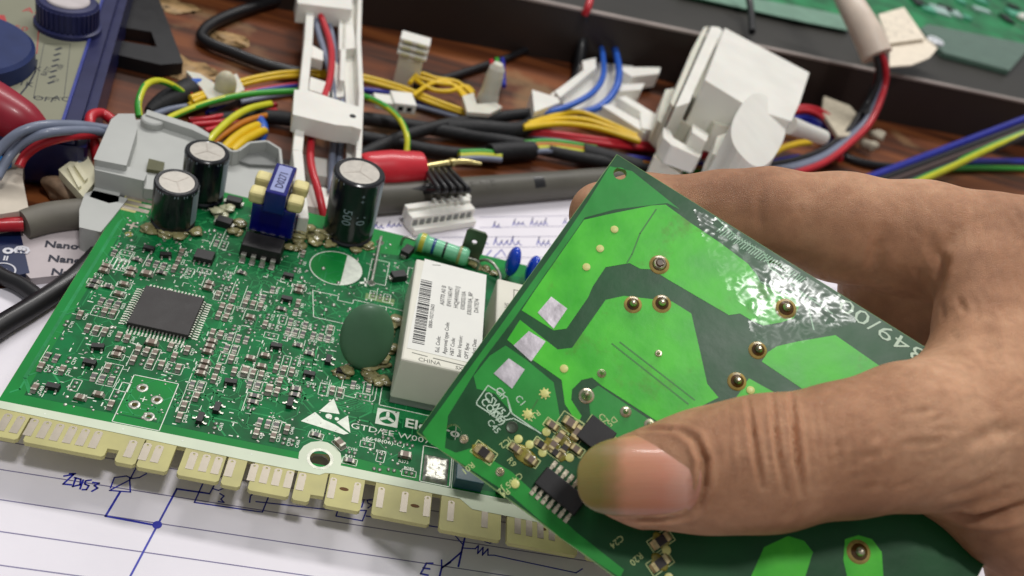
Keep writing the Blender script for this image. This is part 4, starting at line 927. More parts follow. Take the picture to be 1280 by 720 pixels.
def crease(pts, depth, wd, rim=.35):
    P3 = []
    for (a, b), (c, d) in zip(pts[:-1], pts[1:]):
        n_ = max(2, int(math.hypot(c-a, d-b)/3))
        for k in range(n_):
            q = onskin(a+(c-a)*k/n_, b+(d-b)*k/n_)
            if q is not None: P3.append(q)
    if len(P3) < 2: return
    P3 = np.array(P3); l_, h_ = P3.min(0)-4*wd, P3.max(0)+4*wd
    k = np.where(((HVt > l_) & (HVt < h_)).all(1))[0]; dm = np.full(len(k), 1e9); wt = np.zeros(len(k))
    for i, p in enumerate(P3):
        d = np.linalg.norm(HVt[k]-p, axis=1); e = min(1, .25+2.2*min(i, len(P3)-1-i)/len(P3)); c_ = d < dm; wt[c_] = e; dm = np.minimum(dm, d)
    g = -depth*np.exp(-(dm/wd)**2)+rim*depth*np.exp(-((dm-2.1*wd)/wd)**2); disp[k] += g*wt
# knuckle folds of the thumb
crease([(934, 499), (940, 530), (945, 570), (953, 612)], 1.2, .42, .2); crease([(965, 493), (969, 530), (974, 575), (982, 618)], 1.3, .42, .2); crease([(989, 492), (993, 530), (997, 575), (1003, 622)], 1.7, .45, .2)
for k, (x0, d_) in enumerate(((905, .22), (913, .35), (922, .22), (948, .3), (957, .35), (978, .28), (1008, .4), (1018, .3), (1031, .2), (1043, .16), (1060, .12), (1076, .12))):
    r0 = random.Random(200+k); y0 = 500+r0.uniform(0, 16); crease([(x0-4, y0), (x0+r0.uniform(-2, 3), y0+28), (x0+r0.uniform(0, 6), y0+62), (x0+r0.uniform(4, 10), y0+r0.uniform(80, 120))], d_*.6, .42)
for k in range(30):
    r0 = random.Random(300+k); x0 = r0.uniform(900, 1040); y0 = r0.uniform(505, 635); crease([(x0, y0), (x0+r0.uniform(6, 15), y0+r0.uniform(-12, 12))], .12, .35)
crease([(1000, 628), (985, 650)], .35, .6)
# nail fold
crease([(850, 538), (868, 548), (880, 575), (880, 605), (873, 632), (858, 646)], 1.0, .6, .6)
crease([(858, 646), (830, 650), (800, 650), (775, 650)], .7, .5, .5); crease([(850, 538), (825, 536), (800, 538)], .5, .5, .5)
# wrist, palm and finger creases
crease([(1190, 643), (1215, 648), (1245, 644), (1290, 632)], 2.4, 1.0); crease([(1178, 620), (1215, 612), (1260, 590)], .4, 1.0); crease([(1200, 560), (1240, 540), (1285, 535)], .4, 1.1)
crease([(1105, 292), (1098, 310), (1090, 345)], .9, 1.2); crease([(1163, 300), (1178, 330), (1172, 372)], 1.0, 1.2); crease([(1195, 290), (1180, 322)], .6, 1.1)
crease([(955, 232), (950, 262), (953, 300)], .35, .9); crease([(1150, 480), (1190, 470), (1235, 480)], .3, 1.3); crease([(1225, 380), (1235, 430), (1228, 480)], .35, 1.4)
for k in range(70):
    r0 = random.Random(k); x0 = r0.uniform(1030, 1265); y0 = r0.uniform(480, 620); crease([(x0, y0), (x0+r0.uniform(14, 34), y0-r0.uniform(4, 22))], .14, .5)
for k in range(46):
    r0 = random.Random(500+k); x0 = r0.uniform(900 if k > 24 else 1130, 1270); y0 = r0.uniform(250, 450); crease([(x0, y0), (x0+r0.uniform(-4, 14), y0+r0.uniform(14, 34))], .14, .6)
HVt = HVt+NV*disp[:, None]
me = bpy.data.meshes.new('hand'); ho_ = np.array([HVt[:, 0].mean(), HVt[:, 1].mean(), HVt[:, 2].min()])
me.from_pydata([tuple(p) for p in (HVt-ho_)*S], [], [tuple(int(i) for i in q) for q in HQ]); me.polygons.foreach_set('use_smooth', [True]*len(me.polygons)); me.materials.append(skin); me.update()
hand = bpy.data.objects.new('hand', me); col.objects.link(hand); hand.location = Vector(ho_*S); LOC['hand'] = tuple(ho_)
hand['label'] = 'bare hand gripping the smaller green board, long-nailed thumb across its face'; hand['category'] = 'hand'
# thumb nail: a curved plate along the thumb, its grown-out edge yellow
def nail_material():
    m = bpy.data.materials.new('thumb nail'); m.use_nodes = True; nt = m.node_tree; N = nt.nodes; L = nt.links; b = N['Principled BSDF']
    u = N.new('ShaderNodeUVMap'); sx = N.new('ShaderNodeSeparateXYZ'); L.new(u.outputs['UV'], sx.inputs[0]); r = N.new('ShaderNodeValToRGB'); e = r.color_ramp.elements
    nn = N.new('ShaderNodeTexNoise'); nn.inputs['Scale'].default_value = 5; L.new(u.outputs['UV'], nn.inputs['Vector']); ma = N.new('ShaderNodeMath'); ma.operation = 'MULTIPLY_ADD'; ma.inputs[1].default_value = .12; L.new(nn.outputs['Fac'], ma.inputs[0]); L.new(sx.outputs[0], ma.inputs[2])
    e[0].position = 0.0; e[0].color = (*lin((138, 124, 66)), 1); e[1].position = 1.0; e[1].color = (*lin((186, 130, 108)), 1)
    for p, c in ((.24, (128, 116, 58)), (.36, (150, 118, 74)), (.46, (196, 138, 106)), (.75, (202, 138, 112)), (.93, (212, 160, 140))): x = e.new(p); x.color = (*lin(c), 1)
    L.new(ma.outputs[0], r.inputs['Fac']); L.new(r.outputs['Color'], b.inputs['Base Color'])
    b.inputs['Roughness'].default_value = .34; b.inputs['Coat Weight'].default_value = .25; b.inputs['Subsurface Weight'].default_value = .3; b.inputs['Subsurface Scale'].default_value = .0012
    mp = N.new('ShaderNodeMapping'); mp.inputs['Scale'].default_value = (3, 70, 1); L.new(u.outputs['UV'], mp.inputs['Vector']); n = N.new('ShaderNodeTexNoise'); n.inputs['Scale'].default_value = 1; n.inputs['Detail'].default_value = 3; L.new(mp.outputs['Vector'], n.inputs['Vector'])
    bp = N.new('ShaderNodeBump'); bp.inputs['Strength'].default_value = .35; bp.inputs['Distance'].default_value = .00015; L.new(n.outputs['Fac'], bp.inputs['Height']); L.new(bp.outputs['Normal'], b.inputs['Normal'])
    return m
# outline of the nail: for each station along it the upper and lower border
st = [(721, 590, 606), (723, 579, 619), (728, 569, 629), (737, 559, 637), (750, 551, 643), (765, 546.5, 646), (785, 543, 647), (805, 541, 647), (825, 540, 647), (843, 541, 646), (856, 545, 643), (866, 552, 637), (872, 562, 627), (876, 575, 614), (877, 588, 600)]
Va = []; UV = []; ns = len(st); nt_ = 22
for i, (sx_, y0, y1) in enumerate(st):
    tt = (sx_-721)/156
    for j in range(nt_+1):
        v = j/nt_; y = y0+(y1-y0)*v; yc = 594.5; c = (y-yc)/53.0           # across the nail, -1..1
        top = 15.0+3.1*tt**1.1-1.2*(1-tt)**3
        h = top-6.2*(1-math.sqrt(max(0, 1-min(.98, abs(c))**2)))
        Va.append(Hw(sx_+.16*(y-yc)*0, y, h)); UV.append((tt, v))
n1_ = len(Va)
fc = [(i*(nt_+1)+j, i*(nt_+1)+j+1, (i+1)*(nt_+1)+j+1, (i+1)*(nt_+1)+j) for i in range(ns-1) for j in range(nt_)]
me = bpy.data.meshes.new('thumb_nail'); me.from_pydata([tuple((p-ho_)*S) for p in Va], [], fc); me.materials.append(nail_material()); me.polygons.foreach_set('use_smooth', [True]*len(fc))
ul = me.uv_layers.new(name='UVMap')
for lp_ in me.loops: ul.data[lp_.index].uv = UV[lp_.vertex_index]
me.update(); no = bpy.data.objects.new('thumb_nail', me); col.objects.link(no); no.parent = hand
sd = no.modifiers.new('thickness', 'SOLIDIFY'); sd.thickness = .0005; sd.offset = -1 if me.polygons[0].normal @ Vector(HZ) > 0 else 1
sb = no.modifiers.new('round', 'SUBSURF'); sb.levels = 1; sb.render_levels = 1
# ------------------------------------------------------------------ plastics and insulation colours
def W(n, c, r=.38, **k): return M(n, c, r, var=.08, vs=200, coat=.15, **k)
yel = W('yellow insulation', (228, 190, 28)); red = W('red insulation', (190, 30, 44)); blu = W('dark blue insulation', (36, 44, 150)); roy = W('royal blue insulation', (38, 92, 190)); slate = W('slate insulation', (122, 130, 150)); blk = W('black insulation', (22, 22, 25), .45)
grn = W('green insulation', (56, 158, 50)); lime = W('lime yellow insulation', (206, 206, 40)); ora = W('orange brown insulation', (196, 120, 32)); brn = W('brown insulation', (74, 58, 54)); tape = M('black cloth tape', (26, 27, 30), .6, var=.3, vs=300, bump=.5, bs=900, dist=.0004)
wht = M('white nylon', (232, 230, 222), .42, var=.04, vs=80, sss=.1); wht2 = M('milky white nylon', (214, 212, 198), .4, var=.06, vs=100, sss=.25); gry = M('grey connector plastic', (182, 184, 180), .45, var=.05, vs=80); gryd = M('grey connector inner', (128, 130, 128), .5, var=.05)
crm = M('cream connector plastic', (226, 222, 192), .45, var=.06); beige = M('beige tag', (196, 186, 164), .6, var=.15, vs=500)
zt = -8.5
def path(pts, z=zt):
    return [T(p[0], p[1], p[2] if len(p) > 2 else z) for p in pts]
def wire(label, mat, pts, r=.8, z=zt, name='wire', cat='wire', group=None, seg=8):
    return MB().tube(path(pts, z), r, seg).build(name, mat, label=label, cat=cat, group=group)
def twocolour(label, pts, r=.95, z=zt, m1=None, m2=None, tw=0.0, name='wire', sh=0.0):
    # one wire, two insulation colours lying side by side along it
    mb = MB(); mb.tube(path(pts, z), r, 12); n = len(mb.f)
    k = 0
    for i, f in enumerate(mb.f):
        if len(f) == 4:
            ring_, seg_ = divmod(k, 12); k += 1
            mb.m[i] = 1 if ((seg_+int(ring_*tw)+sh) % 12) < 5 else 0
    return mb.build(name, [m1 or grn, m2 or lime], label=label, cat='wire')

# ---- analogue multimeter at the far left
zf = 7.0
mt = thing('multimeter', 'dark blue analogue multimeter with a cream dial plate and ribbed knob, top left', 'multimeter', T(60, 120, TZ))
nb = M('navy multimeter case', (20, 24, 74), .4, var=.1, coat=.2); dial = M('aged dial plate', (136, 136, 116), .6, var=.06, vs=40)
A0 = T(127, 0, zf)[:2]; A1 = T(75, 160, zf)[:2]; dv = (A1-A0)/np.linalg.norm(A1-A0); nv = np.array([dv[1], -dv[0]]);
if nv[0] > 0: nv = -nv                 # nv points left, across the meter
B0 = A0-dv*60; B1 = A1+dv*5
def q4(off0, off1, s0=0, s1=0): return [tuple(B0+nv*off0-dv*s0), tuple(B1+nv*off0+dv*s1), tuple(B1+nv*off1+dv*s1), tuple(B0+nv*off1-dv*s0)]
MB().plate(q4(-7.2, 96), TZ, zf-2.0).build('case', nb, mt, bevel=2.2)
fr_ = MB(); fr_.plate(q4(-4.6, 94), zf-2.0, zf); fr_.build('case_front', nb, mt, bevel=.8)
MB().plate(q4(0, 90, -1, -2), zf, zf+.25).build('dial_plate', dial, mt)
MB().plate(q4(-.7, 0.1, -1, -1), zf, zf+.8).build('case_rim', M('worn navy edge', (52, 62, 140), .4), mt)
kc = T(85, 12, zf+6); kn = MB().lathe([(9.8, -6), (9.8, -4.5), (8.6, -4.0), (8.8, 2.0), (8.2, 3.0), (6.4, 3.2)], kc, seg=40).build('range_knob', M('ribbed dark knob', (34, 38, 84), .4), mt)
for k in range(36):
    a = k*math.pi/18; d = np.array([math.cos(a), math.sin(a), 0]); MB().bar(kc+d*8.75-np.array([0, 0, 3.6]), kc+d*8.75+np.array([0, 0, 2.2]), .8, .55, up=d).build('rib', M('ribbed dark knob', (34, 38, 84)), kn)
MB().lathe([(6.3, 2.2), (6.3, 3.5), (5.9, 3.9)], kc, seg=32).build('knob_cap', M('pale knob cap', (196, 188, 188), .5), kn)
bc = T(-46, 62, zf+3); MB().lathe([(18.2, -2.6), (18.2, 2), (17.2, 3)], bc, seg=60).build('selector_dial', M('blue selector', (20, 40, 92), .45), mt)
pr = MB(); pk = M('dark plate print', (44, 48, 58), .6); prd = M('red plate print', (178, 62, 62), .6); zp = zf+.29
exm = np.array([*(-nv), 0.]); eym = np.array([*(-dv), 0.])
def mtext(mb, t, px, py, sz, al=0.0):
    o = T(px, py, zp); c_, s_ = math.cos(al), math.sin(al); mb.text(t, o, sz, ex=exm*c_+eym*s_, ey=-exm*s_+eym*c_)
def pln(mb, pts, wd=.3): mb.line2([T(a, b, zp)[:2] for a, b in pts], wd, zp)
for t, x, y in (('X10K', 13, 83), ('X1K', 10, 104), ('OFF', 40, 124), ('AC', 64, 124)): mtext(pr, t, x, y, 3.4)
pln(pr, [(18, 71), (46, 75), (44, 90), (36, 105), (22, 122)], .5); pln(pr, [(55, 55), (88, 55), (80, 122), (42, 122), (55, 55)], .15)
for k in range(7): pln(pr, [(70-1.7*k*.9, 62+7*k), (76-1.7*k*.9, 60+7*k)], .8)
for t, x, y in (('BATT', 57, 95), ('10V', 76, 88), ('Li', 72, 102)): mtext(pr, t, x, y, 2.2, 1.4)
for y in (82, 103): pln(pr, [(10, y-4), (13, y+2)], 1.4)
pr.build('plate_print', pk, mt)
pr = MB(); mtext(pr, 'ADB', 27, 14, 5.0); mtext(pr, '50', 16, 36, 4); pln(pr, [(14, 62), (46, 67), (48, 40), (42, 20)], .3); 
for x, y in ((2, 20), (11, 35), (13, 56)): pln(pr, [(x, y), (x+2, y+6)], 1.8)
pr.build('plate_print', prd, mt)
st_ = MB(); q = [T(a, b, -6)[:2] for a, b in [(150, -40), (186, -40), (198, 0), (229, 82), (200, 84), (140, 70), (142, 52), (150, 54), (196, 62), (189, 43), (146, 36)]]
st_.plate(q, TZ, -5); st_.build('stand', blk, mt, bevel=.6)

# ---- left edge: probe, leads, connectors, glue packet
MB().tube([T(-70, 108, 8.5), T(-10, 136, 8), T(28, 154, 7), T(54, 170, 5)], [8.2, 7.6, 6.0, 3.0], 20).build('test_probe', W('dark red probe plastic', (150, 22, 44)), label='thick red probe handle lying across the multimeter face', cat='probe')
wire('upper of two slate wires curving in from the left edge', slate, [(-20, 214, 4), (0, 186, 8), (24, 166, 12), (52, 157, 13), (84, 156, 11), (112, 158, 8), (150, 164, 5)], 1.3)
wire('lower of two slate wires curving in from the left edge', slate, [(-4, 222, 3), (14, 192, 6), (36, 174, 10), (66, 165, 12), (104, 163, 9), (135, 166, 5)], 1.3)
wire('red wire running under the pair of slate wires at left', red, [(24, 208, 2), (32, 194, 4), (52, 180, 7), (84, 171, 9), (112, 168, 7), (130, 168, 3)], 1.3)
wire('short slate wire dropping into the cream connector', slate, [(98, 206, -1), (102, 186, 2), (112, 173, 3), (134, 166, 3)], 1.1)
wire('short red wire bending down beside the grey housing', red, [(140, 150, 4), (128, 142, 5), (115, 144, 6), (112, 158, 5), (118, 180, 2), (122, 200, -2)], 1.5)
MB().slab([(0, 202), (8, 188), (14, 192), (20, 186), (30, 196), (28, 222), (36, 262), (-14, 270), (-20, 210)], -1, -9).slab([(6, 192), (12, 186), (18, 195), (24, 188), (30, 196), (26, 204), (4, 206)], .5, -1).build('plug_connector', M('ivory plug', (206, 196, 180), .5, var=.08), label='ivory plug with blue insert cut by the left edge', cat='connector', bevel=.5)
o = MB().slab([(-4, 194), (14, 197), (15, 202), (4, 208), (-4, 208)], 1.2, -.5).build('plug_insert', M('sky blue insert', (30, 130, 210), .4), label='sky blue insert on top of the ivory plug', cat='connector')
cc = thing('plug_connector', 'cream tilted plug beside the grey housings', 'connector', T(98, 240, TZ))
MB().slab([(73, 212), (106, 188), (124, 220), (104, 246)], 0, -3).build('shell', crm, cc, bevel=.4)
MB().slab([(92, 205), (97, 202), (110, 222), (106, 226)], .9, 0).build('rib', crm, cc, bevel=.2); MB().slab([(84, 208), (88, 205), (102, 232), (98, 234)], .9, 0).build('rib', crm, cc, bevel=.2)
MB().blob(T(86, 236, -6.5), (6.5, 4.5, 4), noise=.25, seed=4, seg=22, rings=14).build('rubber_seal', M('tan seal', (150, 124, 100), .6, var=.3, vs=400, bump=.5, bs=500), cc)
ld = thing('test_lead', 'grey sheathed cable with a red core, above the glue packet', 'cable', T(50, 280, TZ))
MB().tube(path([(28, 281), (62, 272), (110, 266)], -4.6), [3.9, 4.1, 4.1], 22).build('sheath', M('grey cable sheath', (112, 108, 98), .55, bump=.2, bs=300), ld)
MB().tube(path([(-40, 285), (0, 281), (29, 280)], -4.2), 1.9, 14).build('red_core', red, ld); MB().tube(path([(-40, 272), (0, 269), (30, 268)], -5.2), 1.7, 12).build('dark_core', M('dark green core', (40, 58, 50), .5), ld)
nb_ = thing('glue_packet', 'white and navy glue packet lettered Nano, lying by the left edge', 'packet', T(50, 315, TZ))
pkw = M('packet white card', (190, 180, 182), .5, var=.05); pkn = M('packet navy card', (20, 36, 76), .4, var=.1)
MB().slab([(24, 288), (88, 286), (116, 292), (112, 340), (38, 348), (30, 340)], -7.2, TZ+.1).build('card', pkw, nb_, bevel=.3)
MB().slab([(-30, 290), (25, 288), (37, 341), (8, 346), (-30, 350)], -7.1, TZ+.1).build('navy_end', pkn, nb_, bevel=.3)
tm = MB(); o0 = T(57, 306, -7.15); e0 = T(92, 309, -7.15)-o0; e0 /= np.linalg.norm(e0); n0 = np.array([-e0[1], e0[0], 0])
for k, (px, py) in enumerate(((55, 308), (59, 326), (63, 343))): tm.text('Nano®', T(px, py, -7.05), 3.5, ex=e0, ey=n0, bold=.03)
tm.build('packet_lettering', M('packet dark print', (30, 34, 52), .5), nb_)
tm = MB(); e2_ = T(8, 330, -7)-T(3, 300, -7); e2_ /= np.linalg.norm(e2_)
tm.text('o®', T(2, 316, -6.95), 4.6, ex=e0, ey=n0, bold=.04); tm.text('II', T(3, 325, -6.95), 2.4, ex=e0, ey=n0, bold=.03)
c_ = T(3, 338, -6.95); tm.ring2(c_[:2], 2.6, 3.0, -6.95, 30); tm.text('u', T(0, 340, -6.95), 2.8, ex=e0, ey=n0, bold=.03); tm.build('packet_mark', M('packet white print', (214, 214, 222), .5), nb_)
wire('thick black cable resting on the notebook at lower left', blk, [(-60, 456), (-10, 415), (40, 384), (90, 350), (122, 318), (140, 300)], 2.6, -6.8, name='cable', cat='cable')
wire('thin black cable joining the thick one at far left', blk, [(-30, 322), (0, 344), (26, 356), (48, 372)], 2.0, -7.2, name='cable', cat='cable')

# ---- grey housings behind the board
gh = thing('wire_housing', 'large pale grey connector housing with a round boss behind the two short capacitors', 'connector', T(180, 200, TZ))
hc = [T(a, b, 6)[:2] for a, b in ((140, 150), (150, 141), (176, 140), (186, 136), (242, 156), (262, 166), (254, 236), (170, 224), (118, 204))]
MB().plate([tuple(p) for p in hc], TZ, 3.4).build('shell', gry, gh, bevel=.6)
MB().slab([(139, 149), (148, 142), (168, 142), (172, 160), (158, 207), (117, 199)], 8.2, 3).build('side_block', gry, gh, bevel=.8)
MB().slab([(120, 200), (160, 208), (184, 216), (180, 226), (118, 212)], 6.2, -4).build('front_lip', gry, gh, bevel=.4)
kq = T(191, 152, 4.5); MB().lathe([(3.3, -1), (3.3, .8), (2.9, 1.2)], kq, seg=28).build('boss', gry, gh)
MB().slab([(184, 137), (244, 156), (262, 167), (261, 172), (240, 162), (182, 143)], 6.2, 3).build('back_wall', gry, gh, bevel=.3)
MB().slab([(186, 198), (206, 203), (203, 214), (183, 211)], 4.6, 3.2).build('window_insert', M('olive insert', (92, 92, 60), .4), gh, bevel=.3)
g2 = thing('wire_housing', 'small rounded grey connector half tucked under the board corner', 'connector', T(120, 270, TZ))
MB().slab([(99, 262), (106, 242), (118, 238), (160, 248), (141, 272), (126, 290), (99, 284)], .5, TZ).build('shell', gry, g2, bevel=2.0, bseg=4)
MB().slab([(112, 246), (122, 226), (152, 231), (148, 252), (136, 254)], .5, -3).build('cap', gry, g2, bevel=.6)
MB().slab([(150, 230), (163, 232), (160, 246), (148, 243)], .0, -2).build('socket', gryd, g2, bevel=.2)
g3 = thing('wire_housing', 'long flat grey housing behind the blue transformer', 'connector', T(300, 220, TZ))
MB().slab([(240, 174), (262, 170), (264, 182), (288, 196), (314, 204), (366, 206), (372, 250), (316, 250), (262, 236)], -1.0, TZ).build('shell', gry, g3, bevel=.5)
wl = [T(a, b, 4)[:2] for a, b in ((264, 180), (274, 178), (290, 189), (298, 188), (312, 178), (334, 176), (350, 186), (352, 206))]
m = MB(); 
for a, b in zip(wl[:-1], wl[1:]): m.bar((*a, .8), (*b, .8), .9, 6.5)
m.build('curved_wall', gry, g3, bevel=.2); MB().slab([(267, 181), (290, 192), (314, 182), (334, 180), (348, 190), (350, 207), (312, 205), (286, 197)], .2, -1.5).build('inner_floor', gryd, g3, bevel=.2)
MB().slab([(268, 212), (279, 214), (279, 218), (267, 216)], -.8, -1.2).build('slot', gryd, g3)

# ---- white cable rail standing behind the tall capacitor
rz = 10
ral = thing('cable_rail', 'white slotted plastic cable rail with red and slate wires inside it', 'cable rail', T(408, 150, TZ))
def rb_(pts, w_, h_, zc, nm='side_wall'):
    m = MB(); P = [T(a, b, zc) for a, b in pts]
    for a, b in zip(P[:-1], P[1:]): m.bar(a, b, w_, h_)
    m.build(nm, wht, ral, bevel=.35)
rb_([(389, -30), (384, 60), (377, 130), (370, 200), (377, 285)], 3.0, 7, 4)
rb_([(449, -30), (446, 60), (449, 130), (446, 200), (441, 275)], 1.8, 8, 4); rb_([(431, -30), (428, 60), (426, 110)], 2.0, 6, 3, 'inner_wall'); MB().slab([(430, -30), (448, -30), (448, 60), (450, 130), (446, 262), (432, 262), (434, 150), (428, 60)], 2, .6).build('channel_floor', wht, ral, bevel=.2)
MB().slab([(371, -12), (440, -12), (440, 12), (424, 10), (372, 4)], 11, 3).build('upper_band', wht, ral, bevel=.5)
MB().slab([(424, 24), (440, 22), (446, 60), (424, 62)], 6, 2).build('web', wht, ral, bevel=.3); MB().slab([(386, 54), (404, 64), (404, 76), (384, 70)], 4, 0).build('web', wht, ral, bevel=.3); MB().slab([(388, 96), (412, 104), (412, 120), (386, 112)], 5, 1).build('web', wht, ral, bevel=.3); MB().slab([(412, 62), (430, 56), (430, 120), (416, 122)], 2, 0).build('web', wht, ral, bevel=.3)
MB().slab([(368, 112), (386, 113), (450, 134), (452, 162), (440, 158), (420, 156), (366, 143)], 12.5, 6).build('clip_band', wht, ral, bevel=.6)
MB().slab([(372, 192), (420, 200), (418, 222), (372, 216)], -2, -6).build('web', wht, ral, bevel=.3); MB().slab([(376, 228), (412, 236), (410, 262), (376, 256)], -3, -6).build('web', wht, ral, bevel=.3)
hq_ = T(441, 145, 12.6); MB().lathe([(1.0, -.3), (1.0, .1), (.05, .1)], hq_, seg=14).build('rivet_hole', blk, ral)
wire('red wire threaded down the inside of the white rail', red, [(392, -30, 9), (396, 6, 8), (405, 30, 6), (414, 60, 4.5), (413, 95, 4.5), (404, 125, 4.5), (392, 160, 4), (388, 200, 3), (398, 240, 1), (406, 275, -4)], 1.25)
wire('left of two slate wires inside the white rail', slate, [(388, -30, 7), (391, 6, 6), (398, 40, 4), (410, 80, 2), (418, 120, 1), (418, 160, 1), (415, 200, 0), (414, 240, -2)], 1.2)
wire('right of two slate wires inside the white rail', slate, [(400, -30, 6), (404, 6, 5), (414, 40, 3), (421, 80, 1), (427, 120, 0), (428, 160, 0), (424, 200, -1), (422, 240, -3)], 1.2)

# ---- harness running along behind
for k, (dy, lb, z_) in enumerate(((0, 'upper yellow wire of the harness arching past the white rail', -5), (5, 'lower yellow wire of the harness passing through the white rail', -6))):
    wire(lb, yel, [(236, 132+dy, z_), (262, 118+dy, z_), (300, 102+dy, z_), (340, 93+dy, z_), (374, 90+dy, z_), (420, 91+dy, z_), (452, 95+dy, z_), (500, 108+dy, z_), (540, 124+dy, z_), (590, 142+dy*.6, z_)], .95)
wire('red wire lying just under the yellow harness pair', red, [(300, 116, -8), (374, 105, -8), (452, 103, -7), (500, 114, -7), (545, 130, -7), (590, 148, -7)], .95)
wire('dark blue wire beneath the yellow harness pair', blu, [(260, 142, -8), (300, 120, -8), (374, 108, -8), (450, 112, -8), (500, 119, -8), (545, 136, -8), (600, 156, -8)], 1.05)
wire('slate wire lowest in the harness by the rail', slate, [(300, 128, -8.8), (374, 116, -8.8), (450, 120, -8.6), (510, 130, -8.4), (560, 143, -8), (600, 155, -8)], .95)
twocolour('green and yellow earth wire looping from the rail to the red clip', [(200, 158, 0), (215, 146, -1), (262, 128, -2), (310, 118, -2), (366, 114, -1), (420, 114, -1), (450, 119, 0), (480, 132, 1), (500, 150, 1), (509, 172, 0), (508, 192, -3)], 1.1, tw=.25, sh=5)
twocolour('green and yellow wire bent in a hook above the grey housing', [(174, 146, 2), (173, 128, 4), (181, 108, 5), (196, 101, 3), (214, 106, 0), (232, 118, -4)], 1.05, tw=.2, sh=2)
twocolour('green and yellow wire rising out of the grey housing', [(258, 182, -2), (268, 168, -1), (290, 148, -1), (312, 136, -2), (338, 130, -4)], 1.2, tw=.1, sh=4)
wire('orange brown wire beside the green one at the grey housing', ora, [(260, 184, -3), (280, 168, -3), (306, 152, -4), (334, 144, -6)], 1.1)
wire('upper short yellow wire entering the long grey housing', yel, [(280, 186, -2), (292, 174, -2), (308, 163, -3), (322, 157, -5)], 1.5); wire('lower short yellow wire entering the long grey housing', yel, [(290, 190, -2), (304, 177, -2), (322, 167, -4), (330, 164, -6)], 1.5)
wire('blue wire end showing between black sleeves by the rail', roy, [(324, 150, -6), (329, 160, -6), (326, 172, -7), (322, 178, -8)], 1.8)
wire('upper dark red wire of the left harness', red, [(236, 150, -6), (262, 148, -6), (300, 140, -7), (345, 131, -8)], 1.0); wire('middle dark red wire of the left harness', red, [(240, 156, -6), (275, 153, -6), (300, 147, -7), (345, 138, -8)], 1.0); wire('lower dark red wire of the left harness', red, [(256, 164, -6), (290, 156, -7), (336, 146, -8)], 1.1)
wire('slate wire between the black sleeve and the earth wire', slate, [(192, 144, -4), (212, 137, -5), (240, 132, -6), (262, 126, -7)], 1.1)
MB().tube(path([(186, 140), (205, 128), (238, 114)], -5.5), [1.6, 3.4, 4.6], 16).build('cable_sleeve', tape, label='black tapered sleeve where the wires gather at left', cat='cable sleeve')
wire('blue wire leaving the black tapered sleeve', roy, [(226, 110, -4), (244, 104, -4), (262, 106, -6)], 1.7); wire('red wire leaving the black tapered sleeve', red, [(236, 118, -4), (252, 112, -5), (266, 110, -6)], 1.2)
wire('upper yellow wire leaving the black tapered sleeve', yel, [(238, 123, -4), (252, 118, -4), (262, 116, -5)], 1.1); wire('lower yellow wire leaving the black tapered sleeve', yel, [(241, 128, -4), (254, 122, -4), (264, 120, -5)], 1.1)
tc_ = thing('cable_clip', 'milky nylon clip with a rounded peg left of the rail', 'cable clip', T(275, 118, TZ))
MB().slab([(232, 88), (250, 92), (268, 104), (284, 96), (296, 92), (306, 112), (288, 120), (262, 126), (252, 110)], -3, -6).build('wing', wht2, tc_, bevel=.6)
MB().blob(T(282, 106, -1), (3.6, 3.2, 5.0), seg=20, rings=14).build('peg', M('yellowed nylon', (200, 194, 168), .45, sss=.2), tc_)
wire('long black bundle passing under the harness behind the rail', tape, [(262, 150, -8), (330, 146, -7), (380, 150, -6), (450, 148, -6), (520, 158, -6), (580, 168, -6), (640, 178, -6), (720, 196, -6), (820, 214, -6)], 2.5, name='cable_bundle', cat='cable bundle')
wire('black cable bundle sloping up toward the white bracket', tape, [(448, 196, -6), (500, 172, -6), (556, 156, -5), (600, 150, -5), (650, 143, -5), (676, 143, -5)], 2.3, name='cable_bundle', cat='cable bundle')
wire('black taped knot where the harness splits in the middle', tape, [(560, 160, -6), (600, 160, -4), (640, 163, -4), (662, 158, -5), (668, 150, -5)], 3.2, name='cable_bundle', cat='cable bundle')
wire('black sleeve nearest the green-taped wires', tape, [(430, 168, -7), (480, 176, -7), (540, 188, -7), (590, 193, -7), (640, 190, -6), (670, 188, -6)], 2.4, name='cable_sleeve', cat='cable sleeve')
wire('thin black cable rising toward the tray behind the white plug', blk, [(516, 108, -8), (556, 98, -8), (600, 84, -8), (640, 70, -8), (680, 52, -8)], 1.6, name='cable', cat='cable')
wire('thin black cable looping beside the multimeter stand', blk, [(400, 92, -7), (372, 90, -7), (330, 80, -7), (290, 65, -7), (262, 54, -7), (252, 45, -7), (262, 32, -7), (290, 18, -7), (340, 2, -7), (400, -14, -7)], 2.2, name='cable', cat='cable')
